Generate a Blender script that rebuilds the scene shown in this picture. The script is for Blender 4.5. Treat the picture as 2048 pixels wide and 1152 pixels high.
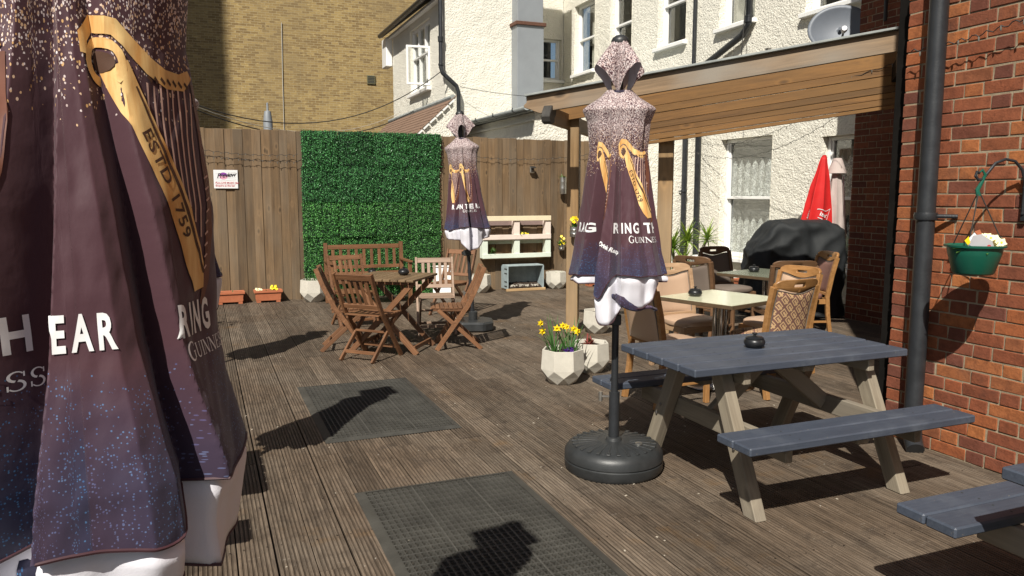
import bpy, bmesh, math, random
from math import sin, cos, pi, radians, sqrt, atan2, hypot
from mathutils import Vector, Matrix, noise
random.seed(7)
scn = bpy.context.scene
C = scn.collection
for o in list(bpy.data.objects): bpy.data.objects.remove(o)

# ------------------------------------------------------------------ camera, sky, sun, exposure
cam = bpy.data.objects.new('camera', bpy.data.cameras.new('camera')); C.objects.link(cam)
cam.data.sensor_width = 36.0
cam.data.lens = 36.0 * 1540 / 2048
cam.data.clip_start = 0.05; cam.data.clip_end = 400
PITCH = math.atan(188 / 1540); YAW = radians(21.9)
cam.location = (0, 0, 1.5)
cam.rotation_euler = (pi / 2 - PITCH, 0, -YAW)
scn.camera = cam
SUN_AZ = radians(40.0); SUN_EL = radians(45.5)      # light travels towards +X+Y
SD = Vector((sin(SUN_AZ) * cos(SUN_EL), cos(SUN_AZ) * cos(SUN_EL), -sin(SUN_EL)))
world = bpy.data.worlds.new('World'); scn.world = world; world.use_nodes = True
wt = world.node_tree; wt.nodes.clear()
sky = wt.nodes.new('ShaderNodeTexSky'); sky.sky_type = 'NISHITA'; sky.sun_disc = False
sky.sun_elevation = SUN_EL; sky.sun_rotation = SUN_AZ + pi
sky.air_density = 1.0; sky.dust_density = 1.5; sky.ozone_density = 1.0
bg = wt.nodes.new('ShaderNodeBackground'); bg.inputs['Strength'].default_value = 0.044
wo = wt.nodes.new('ShaderNodeOutputWorld')
wt.links.new(sky.outputs[0], bg.inputs[0]); wt.links.new(bg.outputs[0], wo.inputs[0])
sl = bpy.data.lights.new('sun', 'SUN'); sl.energy = 5.0; sl.angle = radians(0.55); sl.color = (1.0, 0.95, 0.86)
sun = bpy.data.objects.new('sun', sl); C.objects.link(sun); sun.location = (-8, -9, 14)
sun.rotation_euler = SD.to_track_quat('-Z', 'Y').to_euler()
scn.view_settings.view_transform = 'Standard'
scn.view_settings.look = 'None'; scn.view_settings.gamma = 1.0
scn.view_settings.exposure = 0.36
scn.render.engine = 'CYCLES'

# ------------------------------------------------------------------ node material helpers
class NM:
    def __init__(s, name):
        s.mat = bpy.data.materials.new(name); s.mat.use_nodes = True
        s.t = s.mat.node_tree; s.n = s.t.nodes; s.n.clear()
        s.out = s.n.new('ShaderNodeOutputMaterial')
    def new(s, typ, **kw):
        n = s.n.new(typ)
        for k, v in kw.items(): setattr(n, k, v)
        return n
    def put(s, sock, v):
        if v is None: return
        if isinstance(v, bpy.types.NodeSocket): s.t.links.new(v, sock)
        elif isinstance(v, (tuple, list)):
            if sock.type == 'RGBA' and len(v) == 3: v = (*v, 1)
            sock.default_value = v
        else: sock.default_value = v
    def coord(s, kind='Object'):
        return s.new('ShaderNodeTexCoord').outputs[kind]
    def mapping(s, vec, scale=(1, 1, 1), loc=(0, 0, 0)):
        n = s.new('ShaderNodeMapping'); s.put(n.inputs['Vector'], vec)
        s.put(n.inputs['Scale'], scale); s.put(n.inputs['Location'], loc); return n.outputs[0]
    def noise(s, vec, scale, detail=4, rough=.6, dist=0, col=False):
        n = s.new('ShaderNodeTexNoise'); s.put(n.inputs['Vector'], vec)
        n.inputs['Scale'].default_value = scale; n.inputs['Detail'].default_value = detail
        n.inputs['Roughness'].default_value = rough; n.inputs['Distortion'].default_value = dist
        return n.outputs[1 if col else 0]
    def voro(s, vec, scale, feature='F1', out='Distance', rnd=1.0):
        n = s.new('ShaderNodeTexVoronoi'); n.feature = feature; s.put(n.inputs['Vector'], vec)
        n.inputs['Scale'].default_value = scale
        n.inputs['Randomness'].default_value = rnd
        return n.outputs[out]
    def math(s, op, a, b=None, c=None, clamp=False):
        n = s.new('ShaderNodeMath', operation=op); n.use_clamp = clamp
        s.put(n.inputs[0], a)
        if b is not None: s.put(n.inputs[1], b)
        if c is not None: s.put(n.inputs[2], c)
        return n.outputs[0]
    def ramp(s, fac, stops):
        n = s.new('ShaderNodeValToRGB'); s.put(n.inputs[0], fac)
        cr = n.color_ramp
        while len(cr.elements) < len(stops): cr.elements.new(.5)
        for e, (p, c) in zip(cr.elements, stops):
            e.position = p; e.color = (c, c, c, 1) if isinstance(c, (int, float)) else (*c, 1)
        return n.outputs[0]
    def mix(s, fac, a, b, blend='MIX'):
        n = s.new('ShaderNodeMixRGB', blend_type=blend)
        s.put(n.inputs[0], fac); s.put(n.inputs[1], a); s.put(n.inputs[2], b); return n.outputs[0]
    def sep(s, v):
        n = s.new('ShaderNodeSeparateXYZ'); s.put(n.inputs[0], v); return n.outputs
    def comb(s, x, y, z):
        n = s.new('ShaderNodeCombineXYZ')
        for i, v in enumerate((x, y, z)): s.put(n.inputs[i], v)
        return n.outputs[0]
    def rand(s):
        return s.new('ShaderNodeObjectInfo').outputs['Random']
    def island(s):
        return s.new('ShaderNodeNewGeometry').outputs['Random Per Island']
    def bump(s, h, strength=.3, dist=.01, normal=None):
        n = s.new('ShaderNodeBump'); s.put(n.inputs['Height'], h)
        n.inputs['Strength'].default_value = strength; n.inputs['Distance'].default_value = dist
        if normal is not None: s.put(n.inputs['Normal'], normal)
        return n.outputs[0]
    def bsdf(s, col, rough=.6, metal=0, bump=None, spec=None, trans=None, **kw):
        n = s.new('ShaderNodeBsdfPrincipled')
        s.put(n.inputs['Base Color'], col); s.put(n.inputs['Roughness'], rough)
        s.put(n.inputs['Metallic'], metal)
        if spec is not None: s.put(n.inputs['Specular IOR Level'], spec)
        if bump is not None: s.put(n.inputs['Normal'], bump)
        for k, v in kw.items(): s.put(n.inputs[k.replace('_', ' ')], v)
        return n.outputs[0]
    def done(s, sh):
        s.t.links.new(sh, s.out.inputs[0]); return s.mat

def plain(name, col, rough=.5, metal=0, var=.12, scale=6, bump=0.0, bscale=60, spec=None):
    m = NM(name); co = m.coord()
    nz = m.noise(co, scale, 5, .65)
    c = m.mix(m.ramp(nz, [(.3, 0), (.7, 1)]), tuple(x * (1 - var) for x in col), tuple(min(1, x * (1 + var)) for x in col))
    b = m.bump(m.noise(co, bscale, 3), bump, .003) if bump else None
    r = m.math('ADD', m.math('MULTIPLY', nz, .2), rough - .1)
    return m.done(m.bsdf(c, r, metal, b, spec))

def woodmat(name, dark, light, grain=14.0, stretch=.06, rough=.65, bump=.35, knots=0.0, greycol=None, grey=0.0, offs=True, var=.35, spec=None):
    """grain runs along the local X axis; knots are dark ovals"""
    m = NM(name); co = m.coord(); rnd = m.rand()
    off = m.comb(m.math('MULTIPLY', rnd, 37.0), m.math('MULTIPLY', rnd, 11.0), m.math('MULTIPLY', rnd, 23.0)) if offs else None
    if offs:
        a = m.new('ShaderNodeVectorMath', operation='ADD'); m.put(a.inputs[0], co); m.put(a.inputs[1], off); co = a.outputs[0]
    st = m.mapping(co, (stretch, 1, 1))
    big = m.noise(m.mapping(co, (.5, 1, 1)), 2.2, 3, .5)
    fine = m.noise(st, grain * 5, 6, .7, .6)
    mid = m.noise(st, grain, 4, .6, 1.2)
    g = m.math('ADD', m.math('MULTIPLY', fine, .45), m.math('MULTIPLY', mid, .55))
    c = m.mix(m.ramp(g, [(.34, 0), (.66, 1)]), dark, light)
    k = None
    if knots:
        kv = m.voro(m.mapping(co, (1, 2.2, 2.2)), knots)
        k = m.ramp(kv, [(.05, 1), (.13, 0)])
        c = m.mix(m.math('MULTIPLY', k, .7), c, tuple(x * .35 for x in dark))
        ring = m.ramp(kv, [(.10, 0), (.16, 1), (.24, 0)])
        c = m.mix(m.math('MULTIPLY', ring, .35), c, tuple(min(1, x * 1.25) for x in light))
    if greycol:
        gm = m.ramp(big, [(.35, 0), (.65, grey)])
        c = m.mix(gm, c, greycol)
    v = m.math('ADD', m.math('MULTIPLY', rnd, var), 1 - var / 2)
    c = m.mix(1.0, c, m.comb(v, v, v), 'MULTIPLY')
    bp = m.bump(g, bump, .003)
    return m.done(m.bsdf(c, m.math('ADD', m.math('MULTIPLY', g, .25), rough - .12), 0, bp, spec))

MAT = {}
# ---- deck: weathered brown, darker between the ridges
def deck_mat():
    m = NM('weathered decking'); co = m.coord(); rnd = m.rand()
    w = m.new('ShaderNodeNewGeometry').outputs['Position']
    a = m.new('ShaderNodeVectorMath', operation='ADD'); m.put(a.inputs[0], co); m.put(a.inputs[1], m.comb(m.math('MULTIPLY', rnd, 53), m.math('MULTIPLY', rnd, 17), 0))
    st = m.mapping(a.outputs[0], (.05, 1, 1))
    g = m.math('ADD', m.math('MULTIPLY', m.noise(st, 150, 5, .75, .4), .5), m.math('MULTIPLY', m.noise(st, 34, 5, .65, 1), .5))
    c = m.mix(m.ramp(g, [(.36, 0), (.64, 1)]), (.038, .027, .018), (.180, .132, .092))
    # large worn patches: greyer and lighter, brown damp ones elsewhere
    bigp = m.noise(w, .9, 5, .6)
    c = m.mix(m.ramp(bigp, [(.42, 0), (.62, .55)]), c, m.mix(m.ramp(g, [(.4, 0), (.6, 1)]), (.090, .073, .056), (.235, .195, .150)))
    rust = m.noise(w, 1.7, 4, .7)
    c = m.mix(m.ramp(rust, [(.60, 0), (.72, .5)]), c, (.17, .095, .035))
    dirt = m.noise(w, 6, 6, .75)
    c = m.mix(m.ramp(dirt, [(.36, .55), (.48, 0)]), c, (.045, .034, .026))
    spots = m.voro(m.mapping(w, (1, 1, 1)), 9)
    c = m.mix(m.ramp(spots, [(.025, .8), (.045, 0)]), c, (.42, .39, .34))
    scuff = m.noise(m.mapping(w, (3, 18, 1)), 3, 4, .7)
    c = m.mix(m.ramp(scuff, [(.62, 0), (.70, .35)]), c, (.34, .30, .25))
    # the groove floors are darker
    z = m.sep(co)[2]
    gr = m.math('LESS_THAN', z, -.0022)
    c = m.mix(m.math('MULTIPLY', gr, .6), c, (.030, .021, .014))
    v = m.math('ADD', m.math('MULTIPLY', rnd, .4), .8)
    c = m.mix(1.0, c, m.comb(v, v, v), 'MULTIPLY')
    bp = m.bump(g, .5, .004)
    return m.done(m.bsdf(c, m.math('ADD', m.math('MULTIPLY', g, .3), .5), 0, bp, .35))
MAT['deck'] = deck_mat()
MAT['fence'] = woodmat('fence boards', (.072, .043, .020), (.210, .130, .063), 12, .05, .78, .6, knots=3.2, greycol=(.185, .145, .100), grey=.5, var=.5)
MAT['teak'] = woodmat('oiled orange hardwood', (.095, .042, .019), (.235, .112, .052), 18, .08, .5, .3, var=.35)
MAT['teak_grey'] = woodmat('faded hardwood', (.19, .125, .085), (.36, .25, .18), 18, .08, .6, .3, var=.3)
MAT['table_top_wood'] = woodmat('weathered folding table wood', (.10, .062, .030), (.21, .14, .075), 18, .08, .6, .3, var=.3)
MAT['bare'] = woodmat('bare grey picnic timber', (.125, .098, .066), (.31, .265, .190), 14, .05, .78, .6, knots=2.6, greycol=(.235, .205, .165), grey=.7, var=.25)
MAT['pergola'] = woodmat('golden treated pine', (.085, .038, .009), (.250, .118, .030), 12, .05, .6, .4, knots=2.6, greycol=(.17, .085, .022), grey=.6, var=.55)
MAT['post'] = woodmat('pergola post pine', (.15, .085, .032), (.34, .205, .088), 10, .05, .6, .4, knots=2.0, greycol=(.36, .28, .18), grey=.4, var=.2)
MAT['barge'] = woodmat('weathered bargeboard', (.11, .070, .038), (.31, .205, .115), 9, .05, .7, .5, knots=2.0, greycol=(.255, .225, .185), grey=.9, var=.1)
MAT['darkwood'] = woodmat('dark weathered corbel timber', (.022, .020, .018), (.065, .058, .05), 10, .08, .7, .4)
MAT['shade_black'] = plain('shade black timber', (.010, .009, .008), .9, 0, .3, 8, .2, 60, .1)  # near black: shade painted into the corner post and right purlin
MAT['crate_wood'] = woodmat('pale new pine', (.40, .25, .12), (.62, .44, .24), 10, .08, .6, .3)
MAT['chairwood'] = woodmat('varnished beech', (.235, .110, .035), (.42, .22, .085), 16, .08, .35, .12, var=.15)
MAT['chairwood_dark'] = woodmat('dark stained beech', (.10, .052, .026), (.19, .105, .055), 16, .08, .4, .12, var=.1)
MAT['chairwood_pale'] = woodmat('pale worn beech', (.28, .17, .095), (.45, .30, .18), 16, .08, .42, .12, var=.1)

def paint_mat():
    m = NM('blue grey painted timber'); co = m.coord(); rnd = m.rand()
    st = m.mapping(co, (.06, 1, 1))
    g = m.noise(st, 60, 5, .7, .5)
    w = m.noise(co, 5, 5, .7)
    c = m.mix(m.ramp(g, [(.3, 0), (.7, 1)]), (.040, .050, .070), (.060, .073, .100))
    c = m.mix(m.ramp(w, [(.52, 0), (.72, .5)]), c, (.10, .115, .140))
    c = m.mix(m.ramp(m.noise(co, 34, 4, .8), [(.655, 0), (.70, .75)]), c, (.17, .15, .12))
    v = m.math('ADD', m.math('MULTIPLY', rnd, .14), .93)
    c = m.mix(1.0, c, m.comb(v, v, v), 'MULTIPLY')
    return m.done(m.bsdf(c, m.math('ADD', m.math('MULTIPLY', w, .25), .42), 0, m.bump(g, .35, .003)))
MAT['paint'] = paint_mat()

def brick_mat(name, cols, dirt=.4):
    m = NM(name); co = m.coord(); w = m.new('ShaderNodeNewGeometry').outputs['Position']
    r = m.math('FRACT', m.math('ADD', m.math('MULTIPLY', m.rand(), 7.31), m.math('MULTIPLY', m.island(), 3.17)))
    n = len(cols)
    c = m.ramp(r, [(i / (n - 1), cc) for i, cc in enumerate(cols)])
    nz = m.noise(w, 22, 6, .7)
    c = m.mix(m.ramp(nz, [(.35, .5), (.6, 0)]), c, tuple(x * .45 for x in cols[0]))
    big = m.noise(w, 3.1, 5, .65)
    c = m.mix(m.ramp(big, [(.56, 0), (.72, dirt)]), c, (.075, .047, .040))
    pale = m.noise(w, 60, 4, .7)
    c = m.mix(m.ramp(pale, [(.66, 0), (.74, .35)]), c, (.42, .33, .24))
    bp = m.bump(m.math('ADD', m.noise(w, 90, 5, .7), m.math('MULTIPLY', nz, .8)), .5, .006)
    return m.done(m.bsdf(c, .85, 0, bp, .25))
MAT['redbrick'] = brick_mat('weathered red brick', [(.19, .062, .034), (.30, .090, .038), (.135, .050, .036), (.37, .118, .042), (.24, .074, .035), (.28, .092, .044), (.42, .150, .050), (.165, .060, .042), (.27, .082, .037)])
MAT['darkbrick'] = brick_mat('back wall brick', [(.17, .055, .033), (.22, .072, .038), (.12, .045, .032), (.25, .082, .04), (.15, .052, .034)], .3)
def mortar_mat():
    m = NM('old lime mortar'); w = m.new('ShaderNodeNewGeometry').outputs['Position']
    nz = m.noise(w, 14, 6, .7)
    c = m.mix(m.ramp(nz, [(.3, 0), (.7, 1)]), (.20, .155, .10), (.40, .325, .225))
    return m.done(m.bsdf(c, .9, 0, m.bump(m.noise(w, 120, 4), .6, .004), .2))
MAT['mortar'] = mortar_mat()

def render_mat(name, col, strength, scale):
    m = NM(name); w = m.new('ShaderNodeNewGeometry').outputs['Position']
    nz = m.noise(w, 1.1, 5, .6)
    c = m.mix(m.ramp(nz, [(.35, 0), (.65, 1)]), tuple(x * .92 for x in col), col)
    # rain streaks and lichen
    st = m.noise(m.mapping(w, (5, 5, .7)), 2, 5, .7)
    c = m.mix(m.ramp(st, [(.58, 0), (.78, .34)]), c, (.50, .47, .40))
    c = m.mix(m.ramp(m.noise(w, 31, 4, .7), [(.64, 0), (.74, .30)]), c, (.45, .42, .35))
    h = m.math('ADD', m.noise(w, scale, 3, .55), m.math('MULTIPLY', m.noise(w, scale * 3.1, 4, .6), .45))
    h = m.math('SUBTRACT', h, m.math('MULTIPLY', m.voro(w, scale * 1.6), .35))
    return m.done(m.bsdf(c, .9, 0, m.bump(h, strength, .03), .2))
MAT['roughcast'] = render_mat('cream roughcast render', (.82, .79, .69), .75, 26)
MAT['white_paint'] = plain('white gloss paint', (.82, .82, .80), .35, 0, .04, 3)
MAT['upvc'] = plain('white window frame', (.80, .81, .80), .3, 0, .03, 3)

def yellow_mat():
    m = NM('yellow stock brick'); w = m.new('ShaderNodeNewGeometry').outputs['Position']
    s = m.sep(w)
    vec = m.comb(s[0], s[2], 0)
    b = m.new('ShaderNodeTexBrick'); m.put(b.inputs['Vector'], vec)
    b.inputs['Scale'].default_value = 1.0; b.inputs['Brick Width'].default_value = .225; b.inputs['Row Height'].default_value = .075
    b.inputs['Mortar Size'].default_value = .0055; b.inputs['Mortar Smooth'].default_value = .2; b.inputs['Bias'].default_value = -.1
    m.put(b.inputs['Color1'], (.36, .255, .105)); m.put(b.inputs['Color2'], (.19, .125, .055)); m.put(b.inputs['Mortar'], (.40, .33, .20))
    cell = m.noise(m.mapping(vec, (1.5, 9, 1)), 3.1, 3, .7)
    c = m.mix(m.ramp(cell, [(.60, 0), (.70, .75)]), b.outputs[0], (.10, .060, .03))
    cell2 = m.noise(m.mapping(vec, (3.3, 11, 1)), 1.9, 2, .5)
    c = m.mix(m.ramp(cell2, [(.58, 0), (.70, .6)]), c, (.56, .42, .19))
    big = m.noise(vec, .55, 5, .6)
    c = m.mix(m.ramp(big, [(.45, 0), (.65, .5)]), c, (.23, .17, .09))
    strk = m.noise(m.mapping(vec, (1.2, .12, 1)), 1.4, 4, .6)
    c = m.mix(m.ramp(strk, [(.58, 0), (.75, .45)]), c, (.17, .135, .085))
    return m.done(m.bsdf(c, .9, 0, m.bump(b.outputs['Fac'], -.5, .01), .2))
MAT['yellowbrick'] = yellow_mat()
MAT['black_iron'] = plain('black painted iron', (.022, .024, .027), .38, 0, .25, 9, .25, 90)
MAT['black_plastic'] = plain('black moulded plastic', (.028, .030, .031), .42, 0, .25, 12, .25, 240)
MAT['pot_iron'] = plain('matt black ashtray', (.018, .019, .021), .35, .2, .2, 20)
MAT['grey_steel'] = plain('grey painted steel duct', (.27, .29, .31), .5, .2, .08, 2)
MAT['rust'] = plain('rusted band', (.12, .055, .035), .8, .2, .3, 20, .4)
MAT['chrome'] = plain('worn chrome', (.45, .44, .42), .18, 1, .1, 20)
MAT['tin'] = plain('galvanised tin', (.52, .50, .46), .3, .9, .15, 18, .1, 60)
MAT['bolt'] = plain('dull steel bolt', (.30, .29, .28), .4, .9)
MAT['lead'] = plain('grey roofing felt', (.27, .29, .28), .8, 0, .2, 8, .4)
MAT['terracotta'] = plain('terracotta plastic', (.42, .135, .062), .55, 0, .12, 8)
MAT['green_plastic'] = plain('dark green plastic', (.008, .095, .060), .33, 0, .1, 8)
MAT['concrete'] = plain('pale cast concrete', (.52, .49, .42), .8, 0, .10, 9, .35, 70)
MAT['soil'] = plain('dark potting soil', (.035, .022, .014), .95, 0, .5, 40, 1, 60)
MAT['dish'] = plain('shaded dish grey', (.11, .125, .15), .5, .1, .1, 3)  # darkened grey: the shade on the dish is put into its colour
MAT['cover'] = plain('black vinyl cover', (.014, .016, .018), .74, 0, .2, 7, .4, 30)
MAT['red_cloth'] = plain('red parasol cloth', (.62, .012, .012), .7, 0, .08, 6)
MAT['beige_cloth'] = plain('pale mauve parasol cloth', (.52, .43, .40), .8, 0, .08, 6)
MAT['lining'] = plain('off white lining cloth', (.66, .65, .70), .75, 0, .05, 5, .15, 300)
MAT['cream_pal'] = plain('cream chalk paint', (.78, .68, .47), .6, 0, .05, 8)
MAT['pink_pal'] = plain('pale pink chalk paint', (.78, .66, .58), .6, 0, .05, 8)
MAT['mauve_pal'] = plain('mauve chalk paint', (.24, .17, .155), .65, 0, .1, 8)
MAT['mint_pal'] = plain('pale mint chalk paint', (.68, .74, .64), .6, 0, .05, 8)
MAT['mint_dark'] = plain('sage chalk paint', (.42, .50, .42), .6, 0, .05, 8)
MAT['grey_crate'] = plain('blue grey washed wood', (.30, .36, .37), .7, 0, .2, 10, .3)
MAT['rubber'] = plain('black rubber mat', (.050, .048, .041), .6, 0, .35, 5, .5, 120)
MAT['cable'] = plain('dark cable', (.03, .028, .026), .6)
MAT['cable_pale'] = plain('pale cable', (.45, .42, .36), .6)
MAT['letter'] = plain('white print', (.78, .78, .78), .7, 0, .03)
MAT['ink'] = plain('black print', (.02, .015, .02), .7, 0, .03)
MAT['brown_ink'] = plain('dark brown print', (.07, .03, .015), .7, 0, .03)
MAT['red_ink'] = plain('red print', (.50, .04, .05), .7, 0, .03)
MAT['purple_ink'] = plain('purple print', (.24, .05, .33), .7, 0, .1)
MAT['pink_ink'] = plain('pink print', (.70, .32, .45), .7, 0, .1)
MAT['sign_white'] = plain('white sign board', (.80, .80, .80), .4, 0, .02)
MAT['tile'] = plain('brown clay roof tile', (.20, .125, .085), .85, 0, .3, 5, .5)
MAT['slate'] = plain('dark slate', (.05, .052, .056), .7, 0, .3, 5, .4)
MAT['leather'] = plain('tan leatherette', (.46, .315, .215), .42, 0, .05, 5, .1, 200)
MAT['leather_dark'] = plain('taupe leatherette', (.17, .135, .11), .45, 0, .05, 5, .1, 200)
MAT['leather_plum'] = plain('plum leatherette', (.20, .105, .085), .45, 0, .05, 5, .1, 200)
MAT['cream_top'] = plain('cream laminate', (.66, .66, .47), .14, 0, .03, 3)
MAT['green_top'] = plain('olive laminate', (.23, .25, .18), .16, 0, .05, 3)
MAT['darkedge'] = plain('dark brown table edge', (.10, .068, .04), .35, 0, .2, 12)
MAT['yellow_petal'] = plain('yellow petal', (.82, .60, .012), .5, 0, .1, 30)
MAT['cream_petal'] = plain('pale yellow petal', (.84, .80, .48), .5, 0, .05, 30)
MAT['purple_petal'] = plain('purple petal', (.10, .035, .25), .5, 0, .2, 30)
MAT['red_leaf'] = plain('reddish succulent leaf', (.30, .075, .065), .5, 0, .3, 20)
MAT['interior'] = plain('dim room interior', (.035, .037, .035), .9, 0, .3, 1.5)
MAT['curtain_red'] = plain('dark red curtain', (.16, .012, .018), .8)
MAT['tag_grey'] = plain('silver plant tag', (.50, .50, .52), .35, .2, .1)
MAT['gold'] = None
MAT['bulb_glass'] = plain('dim bulb', (.16, .15, .13), .3)

def leaf_mat(name, a, b, trans=.25, rough=.45):
    m = NM(name); r = m.math('FRACT', m.math('ADD', m.island(), m.rand()))
    c = m.mix(r, a, b)
    v = m.math('ADD', m.math('MULTIPLY', m.rand(), .40), .80)
    c = m.mix(1.0, c, m.comb(v, v, v), 'MULTIPLY')
    p = m.bsdf(c, rough, 0, None, .4)
    t = m.new('ShaderNodeBsdfTranslucent'); m.put(t.inputs[0], m.mix(1.0, c, (1.3, 1.5, .7), 'MULTIPLY'))
    mx = m.new('ShaderNodeMixShader'); mx.inputs[0].default_value = trans
    m.t.links.new(p, mx.inputs[1]); m.t.links.new(t.outputs[0], mx.inputs[2])
    return m.done(mx.outputs[0])
MAT['hedge'] = leaf_mat('artificial box leaves', (.040, .160, .052), (.145, .41, .15), .15, .4)
MAT['hedge_yellow'] = leaf_mat('lighter artificial box leaves', (.048, .175, .048), (.170, .44, .125), .15, .4)
MAT['hedge_back'] = plain('dark green mesh backing', (.008, .028, .012), .8, 0, .3, 30)
MAT['daff'] = leaf_mat('daffodil leaf', (.055, .14, .035), (.10, .22, .06))
MAT['herb'] = leaf_mat('small herb leaf', (.04, .11, .02), (.10, .20, .04))
MAT['yucca'] = leaf_mat('yucca leaf', (.10, .19, .03), (.34, .42, .08), .2)
MAT['shrub'] = leaf_mat('shrub leaf', (.03, .07, .02), (.06, .12, .03))

def glass_mat():
    m = NM('window glass')
    t = m.new('ShaderNodeBsdfTransparent'); m.put(t.inputs[0], (.96, .97, .96))
    g = m.new('ShaderNodeBsdfGlossy'); g.inputs['Roughness'].default_value = .02
    f = m.new('ShaderNodeFresnel'); f.inputs[0].default_value = 1.5
    a = m.math('ADD', m.math('MULTIPLY', f.outputs[0], .30), .01)
    mx = m.new('ShaderNodeMixShader'); m.put(mx.inputs[0], a)
    m.t.links.new(t.outputs[0], mx.inputs[1]); m.t.links.new(g.outputs[0], mx.inputs[2])
    return m.done(mx.outputs[0])
MAT['glass'] = glass_mat()
def poly_mat():
    m = NM('clear roofing sheet')
    t = m.new('ShaderNodeBsdfTransparent'); m.put(t.inputs[0], (.93, .94, .93))
    g = m.new('ShaderNodeBsdfGlossy'); g.inputs['Roughness'].default_value = .15
    mx = m.new('ShaderNodeMixShader'); mx.inputs[0].default_value = .07
    m.t.links.new(t.outputs[0], mx.inputs[1]); m.t.links.new(g.outputs[0], mx.inputs[2])
    return m.done(mx.outputs[0])
MAT['poly'] = poly_mat()
def lace_mat(name='white lace'):
    m = NM(name); co = m.coord()
    w = m.mapping(co, (1, 1, 1))
    v_ = m.voro(w, 9.5)
    ringp = m.ramp(m.math('SINE', m.math('MULTIPLY', v_, 46)), [(.45, 0), (.75, 1)])
    pet = m.ramp(m.noise(w, 17, 3, .55, 2.0), [(.50, 0), (.56, 1)])
    pat = m.math('MAXIMUM', m.math('MULTIPLY', ringp, .85), pet)
    z = m.sep(co)[2]; yy = m.sep(co)[1]
    scal = m.math('MULTIPLY', m.math('PINGPONG', m.math('MULTIPLY', yy, 1.0), .085), 1.3)
    low = m.ramp(m.math('ADD', z, scal), [(.56, 1), (.60, .12)])
    al = m.math('ADD', m.math('MULTIPLY', m.math('MULTIPLY', pat, .85), low), m.math('MULTIPLY', low, .22))
    al = m.math('ADD', al, .06, clamp=True)
    d = m.bsdf((.85, .87, .86), .8, 0)
    t = m.new('ShaderNodeBsdfTransparent')
    mx = m.new('ShaderNodeMixShader'); m.put(mx.inputs[0], al)
    m.t.links.new(t.outputs[0], mx.inputs[1]); m.t.links.new(d, mx.inputs[2])
    return m.done(mx.outputs[0])
MAT['lace'] = lace_mat()
MAT['net'] = plain('pale curtain cloth', (.50, .48, .42), .8, 0, .15, 5)

def print_mat(name, seed):
    """closed parasol cloth: U is the arc in metres, V the height in metres.  Pale speckles at the top,
    plum middle, blue and red speckles near the hem; off-white underside"""
    m = NM(name); uv = m.coord('UV'); s = m.sep(uv); z = s[1]
    v2 = m.comb(m.math('ADD', s[0], seed), z, 0)
    def dots(scale, dens, rad=.42, sh=0.0):
        vv = m.mapping(v2, (1, .8, 1), (sh, sh * 1.7, 0))
        n = m.new('ShaderNodeTexVoronoi'); m.put(n.inputs['Vector'], vv); n.inputs['Scale'].default_value = scale
        cr = m.sep(n.outputs['Color'])
        on = m.math('LESS_THAN', cr[0], dens)
        return m.math('MULTIPLY', on, m.math('LESS_THAN', n.outputs['Distance'], rad)), cr[1]
    base = m.mix(m.noise(m.mapping(v2, (1.5, .8, 1)), 3, 2), (.060, .023, .031), (.078, .031, .041))
    # navy toward the hem on part of the cloth
    side = m.ramp(m.noise(m.mapping(v2, (1.6, .3, 1)), 1.8, 2), [(.30, 0), (.55, 1)])
    zr = m.math('ADD', z, m.math('MULTIPLY', m.math('SUBTRACT', m.noise(v2, 6, 3), .5), .12))
    lowm = m.ramp(zr, [(1.08, 1), (1.0, 1)])
    low = m.math('MULTIPLY', m.math('SUBTRACT', 1.27, zr), 6.0, clamp=True)
    c = m.mix(m.math('MULTIPLY', m.math('MULTIPLY', low, side), .85), base, (.024, .031, .074))
    # speckles
    top = m.math('MULTIPLY', m.math('SUBTRACT', zr, 1.60), 3.6, clamp=True)
    d1, r1 = dots(205, m.math('MULTIPLY', top, .80))
    gold = m.mix(r1, (.62, .35, .11), (.72, .55, .42))
    pale = m.mix(r1, (.60, .42, .38), (.80, .72, .70))
    pal = m.mix(m.math('MULTIPLY', m.math('SUBTRACT', zr, 1.72), 7, clamp=True), gold, pale)
    c = m.mix(d1, c, pal)
    d2, r2 = dots(290, m.math('MULTIPLY', m.math('POWER', top, 1.5), .62), .5, 3.3)
    c = m.mix(d2, c, m.mix(r2, (.55, .43, .41), (.80, .74, .73)))
    d3, r3 = dots(340, m.math('MULTIPLY', m.math('MULTIPLY', low, m.math('ADD', m.math('MULTIPLY', m.noise(v2, 30, 3), 1.2), -.15, clamp=True)), .85), .36, 7.7)
    c = m.mix(m.math('MULTIPLY', d3, .75), c, m.mix(side, (.22, .030, .045), m.mix(r3, (.03, .13, .32), (.09, .26, .48))))
    geo = m.new('ShaderNodeNewGeometry')
    c = m.mix(geo.outputs['Backfacing'], c, (.50, .48, .53))
    weave = m.noise(m.mapping(v2, (1, 1, 1)), 900, 2)
    crk = m.noise(m.mapping(v2, (2, 1.2, 1)), 7, 4, .5)
    p = m.bsdf(c, .62, 0, m.bump(m.math('ADD', m.math('MULTIPLY', weave, .03), crk), .30, .012), .35, Sheen_Weight=.15)
    t = m.new('ShaderNodeBsdfTranslucent'); m.put(t.inputs[0], c)
    mx = m.new('ShaderNodeMixShader'); mx.inputs[0].default_value = .06
    m.t.links.new(p, mx.inputs[1]); m.t.links.new(t.outputs[0], mx.inputs[2])
    return m.done(mx.outputs[0])
MAT['print'] = print_mat('printed parasol cloth', 0.0)
def gold_mat():
    m = NM('golden printed harp'); uv = m.coord('Object')
    nz = m.noise(m.mapping(uv, (8, 2, 1)), 6, 4, .6)
    c = m.mix(m.ramp(nz, [(.35, 0), (.65, 1)]), (.58, .29, .085), (.80, .56, .24))
    return m.done(m.bsdf(c, .6, 0, None, .3))
MAT['gold'] = gold_mat()
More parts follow.
